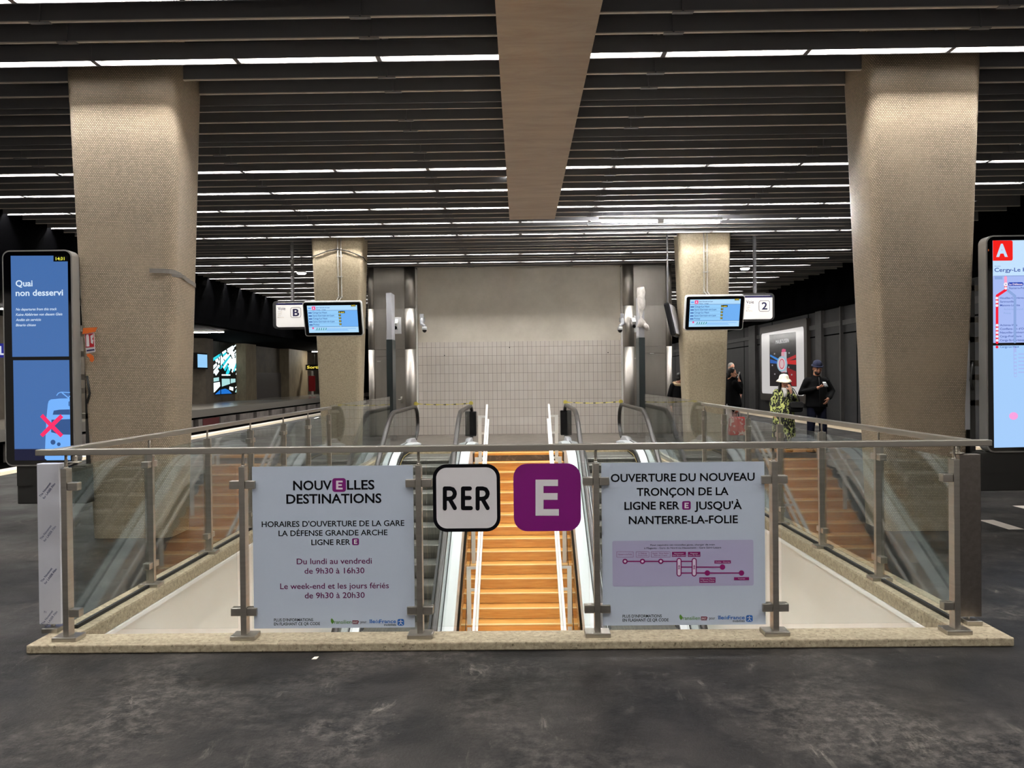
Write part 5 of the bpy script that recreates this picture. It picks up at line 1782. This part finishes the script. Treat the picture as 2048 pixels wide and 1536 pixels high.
for k, (pa, pb, yb) in enumerate(((409, 438, 0),)):
    v = at_x(424, 845, -18.0)
    tag(bx(-18.01, -17.99, v.y - 1.3, v.y + 1.1, -1.15, -0.55).build('faded_notice', mat('faded_red', srgb(120, 56, 56), 0.7)), 'faded red notice below the edge of the opposite platform', 'notice')

# ================================================================== people
def remesh(mb, name, m, parent, voxel, smooth=3):
    """one continuous skin over overlapping limbs"""
    me = bpy.data.meshes.new(name)
    me.from_pydata(mb.v, [], mb.f)
    tmp = bpy.data.objects.new(name, me)
    COL.objects.link(tmp)
    r = tmp.modifiers.new('r', 'REMESH')
    r.mode, r.voxel_size, r.use_smooth_shade = 'VOXEL', voxel, True
    if smooth:
        s = tmp.modifiers.new('s', 'SMOOTH')
        s.factor, s.iterations = 0.5, smooth
    bpy.context.view_layer.update()
    res = bpy.data.meshes.new_from_object(tmp.evaluated_get(bpy.context.evaluated_depsgraph_get()))
    bpy.data.objects.remove(tmp)
    bpy.data.meshes.remove(me)
    res.materials.clear()
    res.materials.append(m)
    o = bpy.data.objects.new(name, res)
    COL.objects.link(o)
    o.parent = parent
    return o


def limb(mb, *pr, n=12, ell=None):
    mb.tube([p[:3] for p in pr], [p[3] for p in pr], n, ell=ell)
    mb.ball(pr[0][:3], pr[0][3] * 0.98, 10, 6)
    mb.ball(pr[-1][:3], pr[-1][3] * 0.98, 10, 6)


def hand(mb, wrist, d, n, curl=0.5, side=1):
    """palm, four bent fingers of different lengths, thumb from the side of the palm; n = the way the palm faces"""
    W_, d, n = Vector(wrist), Vector(d).normalized(), Vector(n).normalized()
    n = (n - d * n.dot(d)).normalized()
    s = d.cross(n) * side
    for k in range(5):
        c = W_ + d * (0.012 + 0.018 * k)
        for u in (-0.026, -0.009, 0.009, 0.026):
            mb.ball(tuple(c + s * u * (0.75 + 0.06 * k)), 0.0135, 8, 6)
    for i, (u, L) in enumerate(((-0.030, 0.068), (-0.010, 0.078), (0.010, 0.073), (0.029, 0.058))):
        p = W_ + d * 0.088 + s * u
        a, pts = 0.0, [p]
        for seg in (0.42, 0.32, 0.26):
            a += curl * 1.15
            p = p + (d * math.cos(a) + n * math.sin(a)) * L * seg
            pts.append(p)
        mb.tube([tuple(q) for q in pts], [0.0095, 0.009, 0.0082, 0.0068], 8)
        mb.ball(tuple(pts[-1]), 0.007, 8, 5)
    b = W_ + d * 0.028 - s * 0.034
    t1 = b + (d * 0.6 - s * 0.6 + n * 0.35).normalized() * 0.038
    t2 = t1 + (d * 0.85 - s * 0.05 + n * 0.5).normalized() * 0.030
    mb.tube([tuple(b), tuple(t1), tuple(t2)], [0.0135, 0.0105, 0.008], 8)
    mb.ball(tuple(t2), 0.008, 8, 5)


def head(mb, c, tilt=0.0, turn=0.0, k=1.0):
    """skull, jaw, nose, brow, ears; returns the head's frame"""
    M = Matrix.Translation(c) @ Matrix.Rotation(turn, 4, 'Z') @ Matrix.Rotation(tilt, 4, 'X') @ Matrix.Scale(k, 4)
    mb.ball((0, 0.012, 0.03), (0.075, 0.092, 0.095), 16, 12, 0, M)
    mb.ball((0, -0.022, -0.045), (0.056, 0.062, 0.070), 14, 10, 0, M)
    mb.ball((0, -0.045, -0.088), (0.030, 0.030, 0.024), 10, 8, 0, M)
    mb.tube([tuple(M @ Vector(p)) for p in ((0, -0.078, 0.015), (0, -0.094, -0.020), (0, -0.102, -0.036))], [0.010 * k, 0.012 * k, 0.015 * k], 8)
    mb.ball((0, -0.088, -0.036), (0.018, 0.012, 0.010), 8, 6, 0, M)
    mb.ball((0, -0.073, 0.024), (0.052, 0.018, 0.012), 10, 6, 0, M)
    for s in (-1, 1):
        mb.ball((s * 0.076, 0.012, -0.01), (0.011, 0.022, 0.032), 8, 8, 0, M)
        mb.ball((s * 0.036, -0.060, -0.030), (0.022, 0.022, 0.022), 8, 6, 0, M)
    mb.ball((0, -0.080, -0.062), (0.024, 0.010, 0.009), 8, 6, 0, M)
    mb.tube([tuple(M @ Vector(p)) for p in ((0, 0.01, -0.04), (0, 0.025, -0.16))], [0.055 * k, 0.058 * k], 12)
    return M


def face_parts(M, root, body, beard=None, k=1.0):
    m = MB()
    for s in (-1, 1):
        m.ball((s * 0.031, -0.079, 0.004), (0.012, 0.006, 0.006), 8, 6, 0, M)
    m.build('eyes', mat('eye_dark', srgb(30, 22, 20), 0.3), body, local=True)
    m = MB()
    for s in (-1, 1):
        m.tube([tuple(M @ Vector((s * u, -0.086 + 0.3 * abs(u - 0.03), 0.026 + z))) for u, z in ((0.014, -0.002), (0.03, 0.003), (0.05, -0.002))], 0.005, 6)
    m.build('eyebrows', hair_m, body, local=True)
    m = MB()
    m.tube([tuple(M @ Vector((u, -0.090 + 12 * u * u, -0.062))) for u in (-0.024, -0.012, 0, 0.012, 0.024)], [0.002, 0.005, 0.0055, 0.005, 0.002], 6)
    m.build('mouth', mat('lips', srgb(150, 84, 76), 0.5), body, local=True)
    if beard:
        m = MB()
        m.ball((0, -0.026, -0.068), (0.058, 0.064, 0.052), 14, 8, 0, M)
        m.build('beard', beard, body, local=True)


# ---- man with a beanie looking at his phone
man = thing('person', 'person in a black jacket and dark blue beanie looking down at a phone', 'person', (6.10, 16.0, 0))
H = MB()
Mh = head(H, (0, -0.045, 1.715), 0.26, 0.0, 1.10)
limb(H, (0, 0.02, 1.30, 0.115), (0, 0.02, 1.12, 0.12), (0, 0.02, 0.98, 0.13), ell=(1.35, (1, 0, 0)))
limb(H, (0, 0.02, 1.48, 0.10), (0, 0.02, 1.30, 0.12), ell=(1.5, (1, 0, 0)))
for s in (-1, 1):
    limb(H, (s * 0.10, 0.02, 0.96, 0.088), (s * 0.125, 0.0, 0.52, 0.056), (s * 0.13, 0.03, 0.10, 0.042), (s * 0.135, 0.02, 0.05, 0.045))
    limb(H, (s * 0.135, 0.05, 0.045, 0.045), (s * 0.15, -0.13, 0.04, 0.038))
# right arm (left in the photo) brings the phone up, left hand in the pocket
limb(H, (-0.19, 0.02, 1.46, 0.062), (-0.30, 0.02, 1.22, 0.050), (-0.10, -0.20, 1.30, 0.035), (-0.055, -0.235, 1.325, 0.030))
hand(H, (-0.055, -0.235, 1.325), (0.85, -0.25, 0.30), (0.1, 0.2, 1), 0.55, -1)
limb(H, (0.19, 0.02, 1.46, 0.062), (0.31, 0.04, 1.24, 0.050), (0.20, -0.12, 1.12, 0.036), (0.175, -0.15, 1.10, 0.032))
hand(H, (0.178, -0.15, 1.10), (-0.45, -0.1, -0.8), (-0.6, 0.6, 0.1), 0.3, 1)
body = remesh(H, 'body', skin_b, man, 0.009)
face_parts(Mh, man, body, hair_m)
J = MB()
limb(J, (0, 0.02, 1.46, 0.125), (0, 0.02, 1.32, 0.150), (0, 0.02, 1.10, 0.152), (0, 0.015, 0.92, 0.158), ell=(1.42, (1, 0, 0)), n=18)
limb(J, (0, 0.035, 1.56, 0.074), (0, 0.02, 1.44, 0.125), ell=(1.25, (1, 0, 0)))
limb(J, (-0.18, 0.02, 1.455, 0.088), (-0.31, 0.03, 1.215, 0.078), (-0.14, -0.165, 1.285, 0.056), (-0.095, -0.205, 1.305, 0.050))
limb(J, (0.18, 0.02, 1.455, 0.088), (0.325, 0.045, 1.23, 0.078), (0.225, -0.10, 1.13, 0.058), (0.195, -0.135, 1.112, 0.050))
jk = remesh(J, 'jacket', cloth_black, man, 0.016, 4)
MB().tube([(0, -0.115, 1.53), (0, -0.135, 1.44), (0, -0.152, 1.2), (0, -0.150, 0.92)], 0.007, 6).build('zip', black_rub, jk, local=True)
T = MB()
for s in (-1, 1):
    limb(T, (s * 0.085, 0.02, 0.97, 0.112), (s * 0.125, 0.0, 0.52, 0.080), (s * 0.132, 0.03, 0.11, 0.068))
limb(T, (-0.06, 0.02, 0.96, 0.11), (0.06, 0.02, 0.96, 0.11))
remesh(T, 'trousers', cloth_navy, man, 0.016, 4)
S = MB()
for s in (-1, 1):
    limb(S, (s * 0.135, 0.06, 0.05, 0.052), (s * 0.15, -0.15, 0.042, 0.042))
    S.box(s * 0.143 - 0.05, s * 0.143 + 0.05, -0.19, 0.11, 0.0, 0.03)
remesh(S, 'shoes', black_rub, man, 0.012, 2)
B = MB()
B.ball((0, 0.014, 0.062), (0.088, 0.104, 0.100), 20, 12, 0, Mh)
bn = B.build('beanie', beanie_m, man, local=True)
for p in bn.data.vertices:                        # open the beanie below the brow
    q = Mh.inverted() @ p.co
    if q.z < 0.030:
        q.z = 0.030
        p.co = Mh @ q
B = MB()
B.tube([tuple(Mh @ Vector((0.091 * math.cos(a), 0.014 + 0.107 * math.sin(a), 0.046))) for a in [2 * math.pi * k / 24 for k in range(25)]], 0.016, 8, cap=False)
B.build('beanie_cuff', beanie_m, bn, local=True)
ph = thing('phone', 'phone held by the person in the dark blue beanie', 'phone', (6.10 + 0.055, 15.70, 1.39))
R = Matrix.Rotation(math.radians(-52), 4, 'X')
MB().prism(rrect(-0.038, 0.038, -0.078, 0.078, 0.012), 'Y', -0.005, 0.005, 0, R).build('casing', black_plastic, ph, local=True)
MB().box(-0.034, 0.034, 0.005, 0.006, -0.072, 0.072, 0, R).build('screen', emit('phone_screen', srgb(190, 190, 186), 1.0), ph, local=True)
MB().box(-0.030, 0.030, -0.0065, -0.005, 0.045, 0.070, 0, R).build('camera_bar', white_plastic, ph, local=True)

# ---- woman with a white bucket hat
wo = thing('person', 'person in a white bucket hat and black and yellow green patterned coat', 'person', (5.46, 16.1, 0))
H = MB()
Mw = head(H, (0, -0.02, 1.440), 0.02, -0.06, 1.02)
limb(H, (0, 0.02, 1.24, 0.085), (0, 0.02, 1.10, 0.095), (0, 0.02, 0.85, 0.115), ell=(1.35, (1, 0, 0)))
for s in (-1, 1):
    limb(H, (s * 0.08, 0.02, 0.85, 0.078), (s * 0.09, 0.0, 0.46, 0.050), (s * 0.09, 0.03, 0.09, 0.036), (s * 0.09, 0.02, 0.045, 0.04))
    limb(H, (s * 0.09, 0.04, 0.04, 0.038), (s * 0.10, -0.13, 0.035, 0.032))
limb(H, (-0.15, 0.02, 1.24, 0.048), (-0.20, 0.03, 1.0, 0.042), (-0.20, -0.02, 0.80, 0.030))
hand(H, (-0.20, -0.02, 0.80), (0, -0.15, -1), (1, 0, 0), 0.35, 1)
limb(H, (0.15, 0.02, 1.24, 0.048), (0.20, -0.07, 1.03, 0.042), (0.105, -0.15, 1.22, 0.030), (0.085, -0.155, 1.27, 0.028))
hand(H, (0.085, -0.155, 1.275), (-0.28, 0.05, 1), (-0.3, 1, 0), 0.35, -1)
body = remesh(H, 'body', skin, wo, 0.008)
face_parts(Mw, wo, body)
HR = MB()
for s in (-1, 1):
    limb(HR, tuple(Mw @ Vector((s * 0.070, 0.01, 0.03))) + (0.030,), tuple(Mw @ Vector((s * 0.088, 0.0, -0.07))) + (0.032,), tuple(Mw @ Vector((s * 0.105, -0.02, -0.19))) + (0.026,), n=8)
HR.ball((0, 0.035, -0.01), (0.088, 0.080, 0.11), 12, 8, 0, Mw)
remesh(HR, 'hair', hair_m, wo, 0.012, 2)
B = MB()
prof = [(0.0, 0.170), (0.045, 0.165), (0.075, 0.150), (0.093, 0.12), (0.101, 0.080), (0.110, 0.062), (0.135, 0.035), (0.158, 0.006), (0.156, 0.001), (0.132, 0.028), (0.104, 0.052), (0.097, 0.068)]
n = 28
for (r_, z) in prof:
    for k in range(n):
        a = 2 * math.pi * k / n
        B.v.append(tuple(Mw @ Vector((r_ * math.cos(a) * 0.96, 0.015 + r_ * math.sin(a) * 1.06, z + 0.012 * math.cos(2 * a) * (r_ > 0.12)))))
for i in range(len(prof) - 1):
    for k in range(n):
        k2 = (k + 1) % n
        B.face((i * n + k, (i + 1) * n + k, (i + 1) * n + k2, i * n + k2), 0, True)
B.build('bucket_hat', hat_m, wo, local=True)
J = MB()
limb(J, (0, 0.02, 1.22, 0.110), (0, 0.02, 1.05, 0.140), (0, 0.02, 0.80, 0.160), (0, 0.02, 0.50, 0.172), (0, 0.02, 0.30, 0.178), ell=(1.35, (1, 0, 0)), n=18)
limb(J, (-0.14, 0.02, 1.235, 0.075), (-0.215, 0.03, 1.0, 0.078), (-0.225, -0.01, 0.84, 0.070))
limb(J, (0.14, 0.02, 1.235, 0.075), (0.215, -0.07, 1.02, 0.080), (0.125, -0.145, 1.17, 0.056))
ct = remesh(J, 'coat', coat_m, wo, 0.016, 4)
m = MB()
m.tube([(0, 0.0, 1.26), (0, -0.005, 1.335)], [0.072, 0.064], 14).tube([(-0.02, -0.13, 1.13), (0, -0.10, 1.22), (0, -0.075, 1.30)], [0.03, 0.045, 0.05], 10)
m.build('rollneck', cloth_white, wo, local=True)
S = MB()
for s in (-1, 1):
    limb(S, (s * 0.09, 0.05, 0.045, 0.046), (s * 0.10, -0.15, 0.038, 0.036))
    limb(S, (s * 0.09, 0.02, 0.36, 0.058), (s * 0.09, 0.025, 0.08, 0.048))
remesh(S, 'boots', black_rub, wo, 0.012, 2)
bg = thing('shoulder_bag', 'black shoulder bag hanging on the patterned coat', 'bag', (5.46 + 0.17, 15.88, 0.93))
MB().prism(rrect(-0.13, 0.13, -0.10, 0.11, 0.05), 'Y', -0.06, 0.05).build('bag_body', cloth_black, bg, local=True, bevel=0.02)
MB().prism(rrect(-0.135, 0.135, -0.01, 0.115, 0.05), 'Y', -0.072, -0.06).build('flap', black_rub, bg, local=True, bevel=0.004)
MB().tube([(-0.10, 0.0, 0.08), (-0.07, 0.01, 0.22), (-0.035, 0.09, 0.385), (-0.02, 0.20, 0.40), (0.0, 0.10, 0.36), (0.05, 0.0, 0.22), (0.09, 0.0, 0.08)], 0.010, 6).build('strap', black_rub, bg, local=True)

# ---- woman in black beside the far right column, holding a red and white bag
wk = thing('person', 'person in a black coat and white trousers beside the far right column, hand at face', 'person', (4.90, 18.0, 0))
H = MB()
Mk = head(H, (0.02, 0.0, 1.63), 0.22, 1.25, 1.0)
limb(H, (0, 0.02, 1.42, 0.09), (0, 0.02, 1.2, 0.10), (0, 0.02, 0.92, 0.12), ell=(1.3, (0.4, 0.9, 0)))
for s in (-1, 1):
    limb(H, (s * 0.06, s * 0.05, 0.92, 0.080), (s * 0.07, s * 0.05, 0.50, 0.052), (s * 0.07, s * 0.05, 0.10, 0.038), (s * 0.07, s * 0.05, 0.05, 0.04))
    limb(H, (s * 0.07 - 0.03, s * 0.05, 0.04, 0.038), (s * 0.07 + 0.14, s * 0.05 - 0.04, 0.036, 0.032))
limb(H, (0.04, -0.13, 1.42, 0.050), (0.17, -0.17, 1.22, 0.044), (0.16, -0.10, 1.44, 0.032), (0.145, -0.09, 1.48, 0.029))
hand(H, (0.145, -0.09, 1.485), (-0.05, 0.10, 1), (-1, 0.4, 0), 0.3, 1)
limb(H, (-0.04, 0.17, 1.42, 0.050), (0.02, 0.12, 1.12, 0.044), (0.06, -0.04, 0.90, 0.034), (0.07, -0.10, 0.86, 0.030))
hand(H, (0.07, -0.12, 0.85), (0.02, -0.15, -1), (0.3, 1, 0), 0.75, 1)
body = remesh(H, 'body', skin, wk, 0.008)
face_parts(Mk, wk, body)
HR = MB()
HR.ball((0, 0.030, 0.040), (0.086, 0.094, 0.100), 14, 10, 0, Mk)
HR.ball((0, 0.055, -0.04), (0.078, 0.062, 0.09), 12, 8, 0, Mk)
remesh(HR, 'hair', hair_m, wk, 0.011, 2)
J = MB()
limb(J, (0, 0.02, 1.44, 0.115), (0.0, 0.02, 1.30, 0.150), (0.02, 0.02, 1.08, 0.185), (0.03, 0.02, 0.90, 0.215), n=18)
limb(J, (0.02, 0.01, 1.53, 0.075), (0.0, 0.02, 1.42, 0.12))
limb(J, (0.05, -0.12, 1.40, 0.080), (0.19, -0.16, 1.21, 0.080), (0.165, -0.11, 1.40, 0.058))
limb(J, (-0.03, 0.15, 1.40, 0.08), (0.02, 0.10, 1.13, 0.075), (0.055, -0.03, 0.94, 0.055))
remesh(J, 'coat', cloth_black, wk, 0.016, 4)
T = MB()
for s in (-1, 1):
    limb(T, (s * 0.06, s * 0.05, 0.93, 0.100), (s * 0.07, s * 0.05, 0.50, 0.078), (s * 0.07, s * 0.05, 0.12, 0.066))
remesh(T, 'trousers', cloth_white, wk, 0.016, 4)
S = MB()
for s in (-1, 1):
    limb(S, (s * 0.07 - 0.03, s * 0.05, 0.045, 0.046), (s * 0.07 + 0.15, s * 0.05 - 0.04, 0.04, 0.038))
remesh(S, 'shoes', black_rub, wk, 0.012, 2)
bg = thing('carrier_bag', 'red and white patterned carrier bag held beside the far right column', 'bag', (4.97, 17.84, 0.22))
m = MB()
m.add([(-0.19, -0.10, 0), (0.19, -0.10, 0), (0.19, 0.10, 0), (-0.19, 0.10, 0), (-0.17, -0.06, 0.42), (0.17, -0.06, 0.42), (0.17, 0.06, 0.42), (-0.17, 0.06, 0.42)],
      [(0, 3, 2, 1), (4, 5, 6, 7), (0, 1, 5, 4), (2, 3, 7, 6), (0, 4, 7, 3), (1, 2, 6, 5)])
m.build('bag_body', bag_red, bg, local=True, bevel=0.02)
m = MB()
for y in (-0.05, 0.05):
    m.tube([(-0.09, y, 0.41), (-0.05, y * 0.6, 0.54), (0.0, 0.0, 0.60), (0.05, y * 0.6, 0.54), (0.09, y, 0.41)], 0.006, 6)
m.build('handles', cloth_white, bg, local=True)
ph = thing('phone', 'pale phone held to the face of the person in the black coat', 'phone', (4.90 + 0.125, 17.86, 1.60))
R = Matrix.Rotation(math.radians(20), 4, 'Y') @ Matrix.Rotation(math.radians(60), 4, 'Z')
MB().prism(rrect(-0.036, 0.036, -0.075, 0.075, 0.012), 'Y', -0.005, 0.005, 0, R).build('casing', white_plastic, ph, local=True)

# ---- grey haired person farther back, and one half hidden at the left of the column
for nm, x, y, zc, hm, lab, tn in (('g', 5.72, 21.0, 1.80, hair_grey, 'grey haired person whose head shows behind the person in the black coat', 0.4),
                                  ('h', 4.03, 19.6, 1.55, hair_m, 'person in black with a fur hood half hidden left of the far right column', 2.2)):
    t = thing('person', lab, 'person', (x, y, 0))
    H = MB()
    dz = zc - 1.63
    Mg = head(H, (0, 0, zc), 0.1, tn, 1.0)
    limb(H, (0, 0.02, 1.42 + dz, 0.10), (0, 0.02, 1.2, 0.11), (0, 0.02, 0.92, 0.12), ell=(1.4, (1, 0, 0)))
    for s in (-1, 1):
        limb(H, (s * 0.09, 0.02, 0.92, 0.085), (s * 0.10, 0.0, 0.50, 0.055), (s * 0.10, 0.03, 0.06, 0.042))
        limb(H, (s * 0.10, 0.05, 0.042, 0.042), (s * 0.11, -0.13, 0.038, 0.036))
        limb(H, (s * 0.18, 0.02, 1.42 + dz, 0.055), (s * 0.24, 0.03, 1.14 + dz, 0.046), (s * 0.23, -0.03, 0.90 + dz, 0.032))
        hand(H, (s * 0.23, -0.03, 0.90 + dz), (0, -0.15, -1), (-s, 0, 0), 0.4, s)
    body = remesh(H, 'body', skin, t, 0.009)
    face_parts(Mg, t, body)
    HR = MB()
    HR.ball((0, 0.026, 0.046), (0.083, 0.094, 0.092), 14, 10, 0, Mg)
    HR.ball((0, 0.055, -0.02), (0.074, 0.058, 0.07), 12, 8, 0, Mg)
    remesh(HR, 'hair', hm, t, 0.011, 2)
    J = MB()
    limb(J, (0, 0.02, 1.44 + dz, 0.12), (0, 0.02, 1.2, 0.15), (0, 0.02, 0.90, 0.16), ell=(1.35, (1, 0, 0)), n=16)
    for s in (-1, 1):
        limb(J, (s * 0.17, 0.02, 1.42 + dz, 0.082), (s * 0.25, 0.03, 1.14 + dz, 0.075), (s * 0.235, -0.02, 0.96 + dz, 0.058))
    jk = remesh(J, 'jacket', cloth_black, t, 0.016, 4)
    if nm == 'h':
        F = MB()
        F.tube([(0.14 * math.cos(a), 0.03 + 0.12 * math.sin(a), 1.40 + 0.03 * math.sin(a)) for a in [2 * math.pi * k / 16 for k in range(17)]], 0.045, 8)
        remesh(F, 'fur_hood', fur_m, t, 0.014, 2)
    T = MB()
    for s in (-1, 1):
        limb(T, (s * 0.08, 0.02, 0.95, 0.11), (s * 0.10, 0.0, 0.50, 0.08), (s * 0.10, 0.03, 0.10, 0.068))
    remesh(T, 'trousers', cloth_navy, t, 0.016, 4)
    S = MB()
    for s in (-1, 1):
        limb(S, (s * 0.10, 0.06, 0.048, 0.048), (s * 0.11, -0.15, 0.042, 0.040))
    remesh(S, 'shoes', black_rub, t, 0.012, 2)
